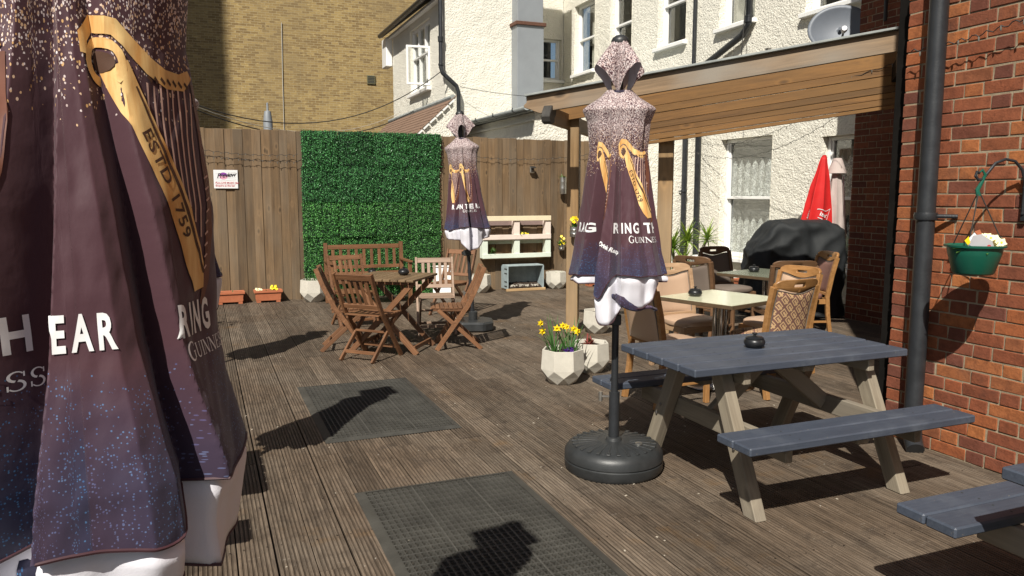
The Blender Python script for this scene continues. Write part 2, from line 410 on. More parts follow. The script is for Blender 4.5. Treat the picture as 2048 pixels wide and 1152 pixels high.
MAT['copper'] = plain('copper brown print', (.13, .045, .025), .6, 0, .2, 20)
MAT['pinkline'] = plain('pale pink print', (.60, .40, .33), .6, 0, .2, 20)
MAT['plum'] = plain('plum print', (.055, .020, .026), .6, 0, .1, 20)

def pattern_mat():
    """greek key weave: hooked diagonal bands, on the chair's local XZ / XY"""
    m = NM('greek key upholstery'); uv = m.coord('UV')
    s = m.sep(uv)
    a = m.math('ADD', s[0], m.math('MULTIPLY', s[1], .9)); b = m.math('SUBTRACT', s[0], m.math('MULTIPLY', s[1], .9))
    fa = m.math('FRACT', m.math('MULTIPLY', a, 12.5)); fb = m.math('FRACT', m.math('MULTIPLY', b, 9.0))
    # concentric square spiral per cell
    da = m.math('ABSOLUTE', m.math('SUBTRACT', fa, .5)); db = m.math('ABSOLUTE', m.math('SUBTRACT', fb, .5))
    mx = m.math('MAXIMUM', da, db)
    ring = m.math('GREATER_THAN', m.math('FRACT', m.math('MULTIPLY', mx, 4.0)), .5)
    cut = m.math('MULTIPLY', m.math('GREATER_THAN', fb, .5), m.math('LESS_THAN', da, .12))
    f = m.math('MULTIPLY', ring, m.math('SUBTRACT', 1, cut))
    c = m.mix(f, (.56, .365, .19), (.185, .092, .070))
    return m.done(m.bsdf(c, .75, 0, m.bump(m.noise(uv, 400, 2), .3, .002)))
MAT['greek'] = pattern_mat()
MAT['ground'] = plain('dark earth under the deck', (.05, .045, .038), .95, 0, .3, 2)

# ------------------------------------------------------------------ mesh helpers
class MB:
    def __init__(s): s.v = []; s.f = []; s.uv = None
    def add(s, vs, fs):
        b = len(s.v); s.v += [tuple(v) for v in vs]; s.f += [tuple(i + b for i in f) for f in fs]; return s
    def box(s, x0, x1, y0, y1, z0, z1, M=None):
        vs = [(x, y, z) for z in (z0, z1) for x, y in ((x0, y0), (x1, y0), (x1, y1), (x0, y1))]
        if M: vs = [M @ Vector(v) for v in vs]
        return s.add(vs, [(0, 3, 2, 1), (4, 5, 6, 7), (0, 1, 5, 4), (1, 2, 6, 5), (2, 3, 7, 6), (3, 0, 4, 7)])
    def tube(s, pts, r, seg=8, caps=True, closed=False):
        pts = [Vector(p) for p in pts]; n = len(pts)
        rs = r if isinstance(r, (list, tuple)) else [r] * n
        b = len(s.v); ref = None
        for i, p in enumerate(pts):
            if closed: d = pts[(i + 1) % n] - pts[i - 1]
            else: d = pts[min(i + 1, n - 1)] - pts[max(i - 1, 0)]
            d.normalize()
            if ref is None: ref = Vector((0, 0, 1)) if abs(d.z) < .9 else Vector((1, 0, 0))
            u = (ref - d * ref.dot(d)).normalized(); w = d.cross(u); ref = u
            for k in range(seg):
                a = 2 * pi * k / seg
                s.v.append(tuple(p + (u * cos(a) + w * sin(a)) * rs[i]))
        m = n if closed else n - 1
        for i in range(m):
            for k in range(seg):
                a0 = b + i * seg; a1 = b + ((i + 1) % n) * seg
                s.f.append((a0 + k, a0 + (k + 1) % seg, a1 + (k + 1) % seg, a1 + k))
        if caps and not closed:
            s.f.append(tuple(b + k for k in reversed(range(seg))))
            s.f.append(tuple(b + (n - 1) * seg + k for k in range(seg)))
        return s
    def lathe(s, prof, seg=24, c=(0, 0, 0), sy=1.0, M=None):
        b = len(s.v)
        for r, z in prof:
            for k in range(seg):
                a = 2 * pi * k / seg
                v = Vector((c[0] + r * cos(a), c[1] + r * sin(a) * sy, c[2] + z))
                s.v.append(tuple(M @ v) if M else tuple(v))
        for i in range(len(prof) - 1):
            for k in range(seg):
                s.f.append((b + i * seg + k, b + i * seg + (k + 1) % seg, b + (i + 1) * seg + (k + 1) % seg, b + (i + 1) * seg + k))
        if prof[0][0] > 1e-5: s.f.append(tuple(b + k for k in reversed(range(seg))))
        if prof[-1][0] > 1e-5: s.f.append(tuple(b + (len(prof) - 1) * seg + k for k in range(seg)))
        return s
    def grid(s, fn, nu, nv, closed=False):
        b = len(s.v); cu = nu if closed else nu + 1
        for j in range(nv + 1):
            for i in range(cu): s.v.append(tuple(fn(i / nu, j / nv)))
        for j in range(nv):
            for i in range(nu):
                i2 = (i + 1) % cu if closed else i + 1
                s.f.append((b + j * cu + i, b + j * cu + i2, b + (j + 1) * cu + i2, b + (j + 1) * cu + i))
        return s
    def prism(s, poly, z0, z1, M=None):
        n = len(poly)
        vs = [(x, y, z0) for x, y in poly] + [(x, y, z1) for x, y in poly]
        if M: vs = [M @ Vector(v) for v in vs]
        return s.add(vs, [tuple(reversed(range(n))), tuple(range(n, 2 * n))] + [(i, (i + 1) % n, n + (i + 1) % n, n + i) for i in range(n)])
    def mesh(s, name, mat, smooth=False, bev=0, fix=True, angle=None):
        me = bpy.data.meshes.new(name); me.from_pydata(s.v, [], s.f)
        if bev or fix:
            bm = bmesh.new(); bm.from_mesh(me)
            if fix: bmesh.ops.recalc_face_normals(bm, faces=bm.faces)
            if bev:
                es = [e for e in bm.edges if len(e.link_faces) == 2 and e.calc_face_angle(0) > .5]
                bmesh.ops.bevel(bm, geom=es, offset=bev, segments=1, affect='EDGES', profile=.6)
            bm.to_mesh(me); bm.free()
        if mat is not None: me.materials.append(MAT[mat] if isinstance(mat, str) else mat)
        if smooth:
            me.polygons.foreach_set('use_smooth', [True] * len(me.polygons))
            try: me.set_sharp_from_angle(angle=angle if angle else radians(38))
            except Exception: pass
        return me
    def obj(s, name, mat, parent=None, smooth=False, bev=0, loc=None, rotz=None, fix=True, angle=None):
        return link(name, s.mesh(name, mat, smooth, bev, fix, angle), parent, loc, rotz)

def link(name, me, parent=None, loc=None, rotz=None):
    o = bpy.data.objects.new(name, me); C.objects.link(o)
    if parent is not None: o.parent = parent
    if loc is not None: o.location = loc
    if rotz is not None: o.rotation_euler = (0, 0, rotz)
    return o
def tag(o, label=None, cat=None, group=None, kind=None):
    if label: o['label'] = label
    if cat: o['category'] = cat
    if group: o['group'] = group
    if kind: o['kind'] = kind
    return o
def thing(name, label, cat, loc=(0, 0, 0), rotz=0, group=None):
    o = bpy.data.objects.new(name, None); C.objects.link(o)
    o.location = loc; o.rotation_euler = (0, 0, rotz); o.empty_display_size = .1
    return tag(o, label, cat, group)
def copy_tree(o, label=None, loc=None, rotz=None):
    def rec(src, par):
        c = src.copy(); C.objects.link(c); c.parent = par
        for ch in list(src.children): rec(ch, c)
        return c
    c = rec(o, o.parent)
    if label: c['label'] = label
    if loc is not None: c.location = loc
    if rotz is not None: c.rotation_euler = (0, 0, rotz)
    return c
_bc = {}
def beam(name, mat, parent, p0, p1, w, h, up=(0, 0, 1), bev=.003):
    """square timber from p0 to p1; w across, h along 'up'; local X is the grain"""
    p0 = Vector(p0); p1 = Vector(p1); d = p1 - p0; L = d.length; d.normalize()
    up = Vector(up); up = (up - d * up.dot(d))
    if up.length < 1e-4: up = Vector((0, 1, 0)) - d * d.y
    up.normalize(); y = up.cross(d)
    key = (mat, round(L, 4), round(w, 4), round(h, 4), bev)
    if key not in _bc:
        _bc[key] = MB().box(-L / 2, L / 2, -w / 2, w / 2, -h / 2, h / 2).mesh(name, mat, False, bev)
    o = link(name, _bc[key], parent)
    M = Matrix((d, y, up)).transposed().to_4x4(); M.translation = (p0 + p1) / 2
    o.matrix_basis = M
    return o
def bar(name, mat, parent, pts, w, h, side=(1, 0, 0), bev=.002):
    """bent bar of rectangular section; w along 'side', h perpendicular"""
    side = Vector(side).normalized(); pts = [Vector(p) for p in pts]; m = MB(); n = len(pts)
    for i, p in enumerate(pts):
        d = (pts[min(i + 1, n - 1)] - pts[max(i - 1, 0)]).normalized(); u = side; q = d.cross(u).normalized()
        for a, b in ((-1, -1), (1, -1), (1, 1), (-1, 1)): m.v.append(tuple(p + u * a * w / 2 + q * b * h / 2))
    for i in range(n - 1):
        for k in range(4): m.f.append((i * 4 + k, i * 4 + (k + 1) % 4, i * 4 + 4 + (k + 1) % 4, i * 4 + 4 + k))
    m.f += [(3, 2, 1, 0), tuple((n - 1) * 4 + k for k in range(4))]
    return m.obj(name, mat, parent, False, bev)

# ------------------------------------------------------------------ flat lettering (built-in font) as 2-D meshes
_tc = {}
def text2d(body, size, bold=0.0, shear=0.0, space=1.0, cx=1.0):
    key = (body, size, bold, shear, space, cx)
    if key in _tc: return _tc[key]
    cu = bpy.data.curves.new('t', 'FONT'); cu.body = body; cu.size = size; cu.offset = bold; cu.shear = shear
    cu.space_character = space; cu.resolution_u = 3
    o = bpy.data.objects.new('t', cu); C.objects.link(o)
    me = bpy.data.meshes.new_from_object(o)
    vs = [(v.co.x * cx, v.co.y) for v in me.vertices]; fs = [tuple(p.vertices) for p in me.polygons]
    bpy.data.objects.remove(o); bpy.data.curves.remove(cu); bpy.data.meshes.remove(me)
    _tc[key] = (vs, fs); return _tc[key]
def cut2d(vs, fs, step):
    bm = bmesh.new(); V = [bm.verts.new((x, y, 0)) for x, y in vs]
    for f in fs:
        try: bm.faces.new([V[i] for i in f])
        except ValueError: pass
    xs = [v[0] for v in vs]; ys = [v[1] for v in vs]
    for ax, lo, hi in ((0, min(xs), max(xs)), (1, min(ys), max(ys))):
        k = math.ceil(lo / step)
        while k * step < hi:
            co = [0, 0, 0]; co[ax] = k * step; no = [0, 0, 0]; no[ax] = 1
            bmesh.ops.bisect_plane(bm, geom=bm.verts[:] + bm.edges[:] + bm.faces[:], plane_co=co, plane_no=no, dist=1e-6)
            k += 1
    bm.verts.index_update()
    r = ([(v.co.x, v.co.y) for v in bm.verts], [tuple(v.index for v in f.verts) for f in bm.faces]); bm.free()
    return r
# serif capitals for the word under the slogan, built from strokes: (x, y) in cap-height units
def stroke2d(pts, w):
    vs = []; fs = []; n = len(pts); ws = w if isinstance(w, (list, tuple)) else [w] * n
    for i, (x, y) in enumerate(pts):
        x0, y0 = pts[max(i - 1, 0)]; x1, y1 = pts[min(i + 1, n - 1)]
        d = hypot(x1 - x0, y1 - y0) or 1; nx, ny = -(y1 - y0) / d, (x1 - x0) / d
        vs += [(x + nx * ws[i] / 2, y + ny * ws[i] / 2), (x - nx * ws[i] / 2, y - ny * ws[i] / 2)]
    fs = [(2 * i, 2 * i + 1, 2 * i + 3, 2 * i + 2) for i in range(n - 1)]
    return vs, fs
def merge2d(parts):
    V = []; F = []
    for vs, fs in parts:
        b = len(V); V += vs; F += [tuple(i + b for i in f) for f in fs]
    return V, F
def arcp(cx, cy, rx, ry, a0, a1, n=12): return [(cx + rx * cos(radians(a0 + (a1 - a0) * i / n)), cy + ry * sin(radians(a0 + (a1 - a0) * i / n))) for i in range(n + 1)]
def serif_glyph(ch):
    T = .13; t = .05; P = []
    V = lambda x, y0=0, y1=1, w=T: P.append(stroke2d([(x, y0), (x, y1)], w))
    S = lambda x, y, w=.26: P.append(stroke2d([(x - w / 2, y), (x + w / 2, y)], t))
    if ch == 'G':
        P.append(stroke2d(arcp(.45, .5, .38, .48, 45, 315, 18), [.05 + .09 * sin(pi * i / 18) for i in range(19)])); V(.72, .1, .45); S(.70, .45, .3); V(.72, .72, .95, .05); return merge2d(P), .95
    if ch == 'U':
        V(.17, .3, 1); V(.70, .3, 1, .06); P.append(stroke2d(arcp(.435, .32, .265, .29, 180, 360, 12), [.13 - .006 * i for i in range(13)])); S(.17, .98); S(.70, .98, .22); return merge2d(P), .92
    if ch == 'I': V(.17); S(.17, .98); S(.17, .02); return merge2d(P), .40
    if ch == 'N':
        V(.14, 0, 1, .05); V(.76, 0, 1, .05); P.append(stroke2d([(.10, .98), (.76, .0)], T + .02)); S(.14, .02, .22); S(.08, .98, .16); S(.76, .98, .22); return merge2d(P), .95
    if ch == 'E':
        V(.17); P.append(stroke2d([(.1, .975), (.62, .975)], t)); P.append(stroke2d([(.1, .025), (.66, .025)], t)); P.append(stroke2d([(.17, .52), (.5, .52)], t))
        P.append(stroke2d([(.61, .78), (.61, 1)], t)); P.append(stroke2d([(.65, 0), (.65, .24)], t)); P.append(stroke2d([(.5, .42), (.5, .62)], t)); return merge2d(P), .78
    if ch == 'S':
        P.append(stroke2d(arcp(.31, .74, .20, .24, 30, 260, 12), [.05 + .06 * i / 12 for i in range(13)])); P.append(stroke2d(arcp(.31, .27, .22, .25, 80, -150, 12), [.11 - .005 * i for i in range(13)])); V(.52, .7, .95, .05); V(.08, .05, .32, .05); return merge2d(P), .64
def serif_word(word, h, small=.8):
    parts = []; x = 0
    for i, ch in enumerate(word):
        (vs, fs), w = serif_glyph(ch); k = h if i == 0 else h * small
        parts.append(([(x + a * k, b * k) for a, b in vs], fs)); x += w * k * 1.02
    return merge2d(parts)

# ================================================================== SETTING
g = MB().add([(-150, -150, -.12), (150, -150, -.12), (150, 150, -.12), (-150, 150, -.12)], [(0, 1, 2, 3)]).obj('ground', 'ground', fix=False)
tag(g, kind='structure')

# ---- deck: grooved boards running away from the camera
deck = MB().box(-3.2, 8.3, -1.5, 11.5, -.11, -.04).obj('deck', 'ground'); tag(deck, kind='structure')
def deck_board(L, w=.144, t=.028, n=7, gd=.0045):
    prof = [(-w / 2, -t), (-w / 2, -.002), (-w / 2 + .002, 0)]
    pitch = (w - .016) / n
    for i in range(n):
        c0 = -w / 2 + .008 + pitch * (i + .5)
        prof += [(c0 - .0042, 0), (c0 - .0026, -gd), (c0 + .0026, -gd), (c0 + .0042, 0)]
    prof += [(w / 2 - .002, 0), (w / 2, -.002), (w / 2, -t)]
    m = MB(); k = len(prof); seg = 1
    for i in range(seg + 1):
        for y, z in prof: m.v.append((-L / 2 + L * i / seg, y, z))
    for i in range(seg):
        for j in range(k - 1): m.f.append((i * k + j, i * k + j + 1, (i + 1) * k + j + 1, (i + 1) * k + j))
    m.f.append(tuple(range(k))); m.f.append(tuple(range(2 * k - 1, k - 1, -1)))
    return m.mesh('board', 'deck')
DB = deck_board(4.19); DBs = deck_board(2.79); DBt = deck_board(1.39)
rr = random.Random(3)
x = -2.85; col = 0
while x < 8.2:
    y0 = -1.2
    stag = [2.8, 0.0, 1.4][col % 3]
    cuts = [y0]; y = y0 + stag if stag else y0 + 4.2
    while y < 11.4: cuts.append(y); y += 4.2
    cuts.append(11.4)
    for a, b in zip(cuts, cuts[1:]):
        L = b - a
        if L < .1: continue
        # nothing under the near brick building or outside the view
        if x > 3.9 and b <= 3.6: continue
        if x < -.35 * b - .6 or (b < .9): continue
        me = DB if L > 3 else (DBs if L > 1.6 else DBt)
        base = 4.19 if me is DB else (2.79 if me is DBs else 1.39)
        o = link('board', me, deck, (x + rr.uniform(-.0015, .0015), (a + b) / 2, rr.uniform(-.0025, .001)))
        o.rotation_euler = (0, 0, pi / 2 + (pi if rr.random() < .5 else 0)); o.scale = ((L - .006) / base, 1, 1)
    x += .150; col += 1
# rows of screw heads where the boards cross the joists
m = MB()
yy = 1.5
while yy < 8.5:
    for ci in range(-6, 48):
        cx_ = -2.85 + .150 * (ci + 13)
        if cx_ > 3.8 or cx_ < -.35 * yy - .3: continue
        for dx_ in (-.047, .047):
            px, py = cx_ + dx_ + rr.uniform(-.004, .004), yy + rr.uniform(-.008, .008)
            m.add([(px + .0042 * cos(k * pi / 3), py + .0042 * sin(k * pi / 3), .0012) for k in range(6)], [tuple(range(6))])
    yy += .45
tag(m.obj('screw', plain('rusty screw head', (.020, .015, .012), .6, .3), deck, fix=False), kind='stuff')
# litter specks and leaves on the deck
m = MB()
for i in range(150):
    px, py = rr.uniform(-.5, 3.8), rr.uniform(2.2, 9); s_ = rr.uniform(.003, .007); a = rr.uniform(0, pi)
    Mx = Matrix.Translation((px, py, .001)) @ Matrix.Rotation(a, 4, 'Z')
    m.box(-s_, s_, -s_ * .6, s_ * .6, 0, .002, Mx)
tag(m.obj('litter', plain('pale crumbs', (.45, .40, .32), .8)), 'tiny pale crumbs and grit scattered over the decking', None, None, 'stuff')

# ---- fence of upright boards
fence = thing('wooden_fence', 'tall closeboard timber fence of knotty brown upright boards along the back', 'fence', (0, 11.35, 0))
FBm = []
for i in range(5):
    w = .118 + .006 * (i % 3)
    FBm.append(MB().box(-1.195, 1.195, -w / 2, w / 2, -.011, .011).mesh('board', 'fence', bev=.003))
x = -2.6; i = 0
while x < 6.35:
    o = link('board', FBm[rr.randrange(5)], fence)
    d = Vector((0, 0, 1)); out = Vector((rr.uniform(-.03, .03), -1, 0)).normalized()
    yv = out.cross(d)
    M = Matrix((d, yv, out)).transposed().to_4x4()
    M.translation = (x, (0 if i % 2 else -.010) + rr.uniform(-.003, .003), 1.185 + rr.uniform(-.008, .008) - (x - 1) * .006)
    o.matrix_basis = M
    x += .1195; i += 1
beam('rail', 'fence', fence, (-2.7, .045, .5), (6.4, .045, .5), .05, .08)
beam('rail', 'fence', fence, (-2.7, .045, 1.95), (6.4, .045, 1.92), .05, .08)

# ---- brick faces made of single bricks
def brick_meshes(mat, dep=.03):
    R = {}
    for kind, L in (('s', .2165), ('h', .104), ('q', .054)):
        R[kind] = []
        for v in range(7):
            rv = random.Random(v * 7 + len(kind) + int(L * 1000))
            m = MB().box(-L / 2, L / 2, -dep, 0, -.0336, .0336)
            m.v = [(a + rv.uniform(-.0022, .0016), b + (rv.uniform(-.004, .001) if b == 0 else 0), c + rv.uniform(-.0018, .0014)) for a, b, c in m.v]
            R[kind].append(m.mesh('brick', mat, bev=.0035))
    return R
def brick_face(parent, meshes, u0, u1, rows, z0, place, limit, mat, start_u1=True, phase=0):
    """Flemish bond from u1 (the visible corner) towards u0; place(u, z) gives the matrix of a brick centre facing out along local +Y"""
    n = 0; st = MB()
    lst = []
    for r in range(rows):
        z = z0 + .0375 + .075 * r
        u = u1
        seq = ['h', 'q', 's'] if (r + phase) % 2 else ['s', 'h']
        k = 0
        while u > u0:
            kind = seq[k] if k < len(seq) else ('h' if seq[-1] == 's' and (k - len(seq)) % 2 == 0 else ('s' if seq[-1] == 's' else ('s' if (k - len(seq)) % 2 == 0 else 'h')))
            L = {'s': .225, 'h': .1125, 'q': .0625}[kind]
            lst.append((u - L / 2 + rr.uniform(-.002, .002), z + rr.uniform(-.0015, .0015), kind)); u -= L; k += 1
    lst.sort(key=lambda t: -t[0]) if limit else None
    lst2 = [t for t in lst if t[1] < 4.4]
    single = lst2[:limit]; rest = [t for t in lst if t not in set(single)]
    for u, z, kind in single:
        o = link('brick', meshes[kind][rr.randrange(7)], parent)
        o.matrix_basis = place(u, z, rr.uniform(-.0025, .0025))
    for u, z, kind in rest:
        L = {'s': .214, 'h': .1015, 'q': .052}[kind]
        st.box(-L / 2, L / 2, -.03, 0, -.0325, .0325, place(u, z, rr.uniform(-.0025, .0025)))
    if st.v:
        o = st.obj('brick', mat, parent); o['kind'] = 'stuff'
FXn = Matrix(((0, -1, 0), (-1, 0, 0), (0, 0, 1))).to_4x4()      # local x->-Y, local y->-X
near = thing('brick_house', 'near red brick house wall with black downpipe at the right edge', 'building', (3.93, 3.5, 0))
w_ = MB().box(.006, 6, -7, -.012, -.1, 2.74).obj('wall', 'mortar', near)
MB().box(0, 6, -7, -.30, 2.741, 8.6).obj('upper_wall', 'redbrick', near)  # unseen; set back so its shadow edge lands on the gable boards
RB = brick_meshes('redbrick')
def plN(u, z, j):
    M = FXn.copy(); M.translation = (j, u, z); return M
brick_face(w_, RB, -2.1, 0.0, 36, 0.0, plN, 300, 'redbrick')
# roof of the near house (outside the view)
MB().prism([(-.1, 8.61), (6.2, 8.61), (3, 10.4)], .4, 7.4, Matrix(((1, 0, 0, 0), (0, 0, -1, .2), (0, 1, 0, 0), (0, 0, 0, 1)))).obj('roof', 'slate', near)
# near black post put in for the shadow gap at the corner
tag(MB().box(-.04, .04, -.04, .04, 0, 2.95).obj('shadow_gap_post', 'shade_black', None, bev=.004, loc=(4.055, 3.60, 0)), 'near black upright post standing for the shadow gap at the corner of the near brick wall', 'post')

# ---- roughcast walls: grids with real relief and window openings
def rough_wall(name, parent, mat, org, ax, nrm, u0, u1, z0, z1, holes, cell, amp, freq=14, rev=.16, back=None):
    """org + ax*u + z; relief pushed along nrm; holes = [(ua, ub, za, zb)] each lined by a reveal"""
    org = Vector(org); ax = Vector(ax); nrm = Vector(nrm)
    us = set([u0, u1]); zs = set([z0, z1])
    for a, b, c, d in holes: us |= {a, b}; zs |= {c, d}
    def fill(s):
        s = sorted(s); out = []
        for a, b in zip(s, s[1:]):
            n = max(1, round((b - a) / cell)); out += [a + (b - a) * i / n for i in range(n)]
        return out + [s[-1]]
    U = fill([v for v in us if u0 <= v <= u1]); Z = fill([v for v in zs if z0 <= v <= z1])
    m = MB(); nu = len(U)
    for z in Z:
        for u in U:
            p = org + ax * u + Vector((0, 0, z))
            edge = any((abs(u - a) < 1e-6 or abs(u - b) < 1e-6) and c - 1e-6 <= z <= d + 1e-6 or (abs(z - c) < 1e-6 or abs(z - d) < 1e-6) and a - 1e-6 <= u <= b + 1e-6 for a, b, c, d in holes)
            q = p * freq
            h = noise.noise(q) + .55 * noise.noise(q * 2.3 + Vector((7, 3, 1))) + .4 * noise.noise(p * 2.1)
            m.v.append(tuple(p + nrm * amp * (h * (.35 if edge else 1))))
    for j in range(len(Z) - 1):
        for i in range(nu - 1):
            uc = (U[i] + U[i + 1]) / 2; zc = (Z[j] + Z[j + 1]) / 2
            if any(a < uc < b and c < zc < d for a, b, c, d in holes): continue
            m.f.append((j * nu + i, j * nu + i + 1, (j + 1) * nu + i + 1, (j + 1) * nu + i))
    for a, b, c, d in holes:      # reveals
        P = lambda u, z, k: tuple(org + ax * u + Vector((0, 0, z)) - nrm * k * rev + nrm * .004 * (1 - k))
        for (ua, za), (ub, zb) in (((a, c), (a, d)), ((a, d), (b, d)), ((b, d), (b, c)), ((b, c), (a, c))):
            m.add([P(ua, za, 0), P(ub, zb, 0), P(ub, zb, 1), P(ua, za, 1)], [(0, 1, 2, 3)])
    me = m.mesh(name, mat, True, 0, True, radians(60))
    return link(name, me, parent)

def sash(parent, org, ax, nrm, a, b, c, d, rev=.16, rail=None, curtain='net', name='window', frac=.5, fw=.055, sill=True, cm=None, mull=0, sillmat='white_paint'):
    """sash window in an opening: frame, two panes, curtains behind; recessed by rev"""
    org = Vector(org); ax = Vector(ax); nrm = Vector(nrm)
    B = Matrix((ax, nrm, Vector((0, 0, 1)))).transposed().to_4x4(); B.translation = org - nrm * rev
    m = MB(); rl = rail if rail is not None else c + (d - c) * frac
    Bx = lambda u0, u1, n0, n1, z0, z1: m.box(u0, u1, n0, n1, z0, z1, B)
    e = .004
    Bx(a + e, a + fw, -.04, .05, c + e, d - e); Bx(b - fw, b - e, -.04, .05, c + e, d - e)
    Bx(a + fw, b - fw, -.04, .048, d - fw, d - e); Bx(a + fw, b - fw, -.04, .046, c + e, c + fw * 1.3)
    Bx(a + fw, b - fw, -.02, .052, rl - .022, rl + .022)
    for z0, z1, n in ((rl + .022, d - fw, .012), (c + fw * 1.3, rl - .022, -.012)):      # sash stiles
        Bx(a + fw, a + fw + .035, n - .015, n + .018, z0, z1); Bx(b - fw - .035, b - fw, n - .015, n + .018, z0, z1)
        for q in range(mull):
            uu = a + (b - a) * (q + 1) / (mull + 1); Bx(uu - .03, uu + .03, n - .02, n + .05, z0, z1)
    w = m.obj(name, 'white_paint' if name == 'window' else 'upvc', parent, bev=.004)
    for z0, z1, n in ((rl + .022, d - fw, .002), (c + fw * 1.3, rl - .022, -.022)):
        gm = MB().box(a + fw + .03, b - fw - .03, n - .002, n + .002, z0, z1, B)
        gm.obj('pane', 'glass', w)
    if sill:
        sm = MB().box(a - .05, b + .05, -.02, rev + .09, c - .07, c - .003, B); sm.obj('sill', sillmat, w, bev=.008)
    # curtain cloths
    def cloth(u0, u1, z0, z1, mat, dep=.09, k=26, amp=.012):
        cmx = MB().grid(lambda s, t: B @ Vector((u0 + (u1 - u0) * s, -dep + amp * sin(k * s * (u1 - u0) * 6.0 + 1.3 * sin(t * 3)) * (1 - .2 * t), z0 + (z1 - z0) * t)), 40, 4)
        cmx.obj('curtain', mat, w, True, fix=False)
    if curtain == 'net':
        cloth(a + .05, a + (b - a) * .42, c, d, 'net', .10)
    elif curtain == 'net2':
        cloth(a + .05, a + (b - a) * .60, c, d, 'net', .10); cloth(a + (b - a) * .12, a + (b - a) * .5, c, rl, 'curtain_red', .14)
    elif curtain == 'full':
        cloth(a + .03, b - .03, c, d, 'net', .10)
    return w, B

HX = 8.15
house = thing('white_house', 'cream roughcast pub house with tall white sash windows behind the pergola', 'building', (HX, 7.1, 0))
L_ = lambda Y: Y - 7.1
# main face X = HX, u = Y - 7.1
up_w = [(15.43, 16.42, 4.22, 5.75, .0), (13.86, 14.75, 4.22, 5.75, .0), (11.98, 12.90, 4.22, 5.75, .0), (10.12, 11.02, 4.22, 5.75, 0), (7.95, 9.02, 4.06, 5.75, 0)]
lo_w = [(9.60, 10.86, .46, 2.40, 0), (7.55, 8.58, .46, 2.30, 0)]
holes = [(L_(a), L_(b), c, d) for a, b, c, d, _ in up_w + lo_w]
rough_wall('wall', house, 'roughcast', (0, 0, 0), (0, 1, 0), (-1, 0, 0), 0, 10.0, 0, 7.2, holes, .036, .010, 13)
for i, (a, b, c, d, _) in enumerate(up_w):
    sash(house, (0, 0, 0), (0, 1, 0), (-1, 0, 0), L_(a), L_(b), c, d, curtain=['net2', 'net', 'net', 'full', 'net'][i], rail=4.98 if i < 3 else 5.1)
for i, (a, b, c, d, _) in enumerate(lo_w):
    w, B = sash(house, (0, 0, 0), (0, 1, 0), (-1, 0, 0), L_(a), L_(b), c, d, curtain=None, rail=1.44)
    lc = MB().grid(lambda s, t: Vector((.02 * sin(s * 40) , (s - .5) * (b - a - .1), t * 1.9)), 60, 3)
    for k_, (zz, hh) in enumerate(((1.44, .50), (.50, .50))):
        o = MB().grid(lambda s, t: Vector((.012 * sin(s * 42 + t), (s - .5) * (b - a - .14), t * (.86 if k_ else .80))), 60, 3).obj('curtain', 'lace', w, True, fix=False)
        o.location = (.16 + .045 + .01 * k_, L_((a + b) / 2), (1.46 if k_ == 0 else .53))
MB().box(.75, .80, 0, 10, 0, 7.0).obj('interior_wall', 'interior', house)
MB().box(.18, .74, .0, 10, 2.85, 2.95).obj('interior_floor', 'interior', house)
# end wall towards +X and roof closing the body of the house
MB().box(.82, 6, 0, 10, 0, 7.2).obj('rear_block', 'roughcast', house)
MB().prism([(-.3, 7.2), (6.2, 7.2), (3, 9.6)], -10.2, -.0, Matrix(((1, 0, 0, 0), (0, 0, -1, 0), (0, 1, 0, 0), (0, 0, 0, 1)))).obj('roof', 'slate', house)
# wall facing the camera at Y = 17, closing the upper recess
rec = rough_wall('recess_wall', house, 'roughcast', (5.9 - HX, 17.0 - 7.1, 0), (1, 0, 0), (0, -1, 0), 0, 2.24, 2.2, 7.2, [(1.60, 2.20, 4.18, 5.12)], .045, .010, 12)
sash(house, (5.9 - HX, 17.0 - 7.1, 0), (1, 0, 0), (0, -1, 0), 1.60, 2.20, 4.18, 5.12, curtain=None, fw=.05)
MB().box(5.9 - HX + .2, -.01, 10.6, 10.65, 2.3, 7).obj('interior_wall', 'interior', house)

# ---- single-storey extension behind the fence, cream roughcast, grey gutter
ext = thing('lean_to_extension', 'low cream roughcast extension with grey gutter behind the fence', 'building', (5.0, 11.47, 0))
rough_wall('wall', ext, 'roughcast', (0, 0, 0), (0, 1, 0), (-1, 0, 0), 0, 3.5, 0, 2.80, [], .045, .012, 13)
rough_wall('front_wall', ext, 'roughcast', (0, 0, 0), (1, 0, 0), (0, -1, 0), 0, 3.145, 0, 2.80, [], .036, .010, 13)
MB().box(.03, 3.1, .03, 3.4, 0, 2.7).obj('body', 'roughcast', ext)
MB().add([(-.16, -.10, 2.83), (3.14, -.10, 3.30), (3.14, 3.6, 3.30), (-.16, 3.6, 2.83), (-.16, -.10, 2.79), (3.14, -.10, 3.20), (3.14, 3.6, 3.20), (-.16, 3.6, 2.79)],
         [(0, 1, 2, 3), (7, 6, 5, 4), (0, 4, 5, 1), (1, 5, 6, 2), (2, 6, 7, 3), (3, 7, 4, 0)]).obj('roof', 'lead', ext)
gt = MB().grid(lambda s, t: Vector((-.20 + .055 * cos(pi + pi * s), -.15 + 3.8 * t, 2.86 + .055 * sin(pi + pi * s))), 8, 1)
gu = gt.obj('gutter', 'lead', ext, True, fix=False)
md = gu.modifiers.new('s', 'SOLIDIFY'); md.thickness = .004
for y in (.3, 1.2, 2.1, 3.0):
    MB().tube([(-.05, y, 2.88), (-.20, y, 2.80), (-.27, y, 2.83), (-.265, y, 2.88)], .010, 6).obj('gutter_bracket', 'black_iron', ext)
MB().tube([(-.20, 3.55, 2.82), (-.20, 3.55, 2.6), (-.22, 3.62, 2.52), (-.36, 3.7, 2.44), (-.36, 3.7, 2.2)], .036, 10).obj('gutter_outlet', 'black_iron', ext, True)
MB().box(-.045, -.012, 0, 3.4, 2.66, 2.69).obj('ledge', 'roughcast', ext)

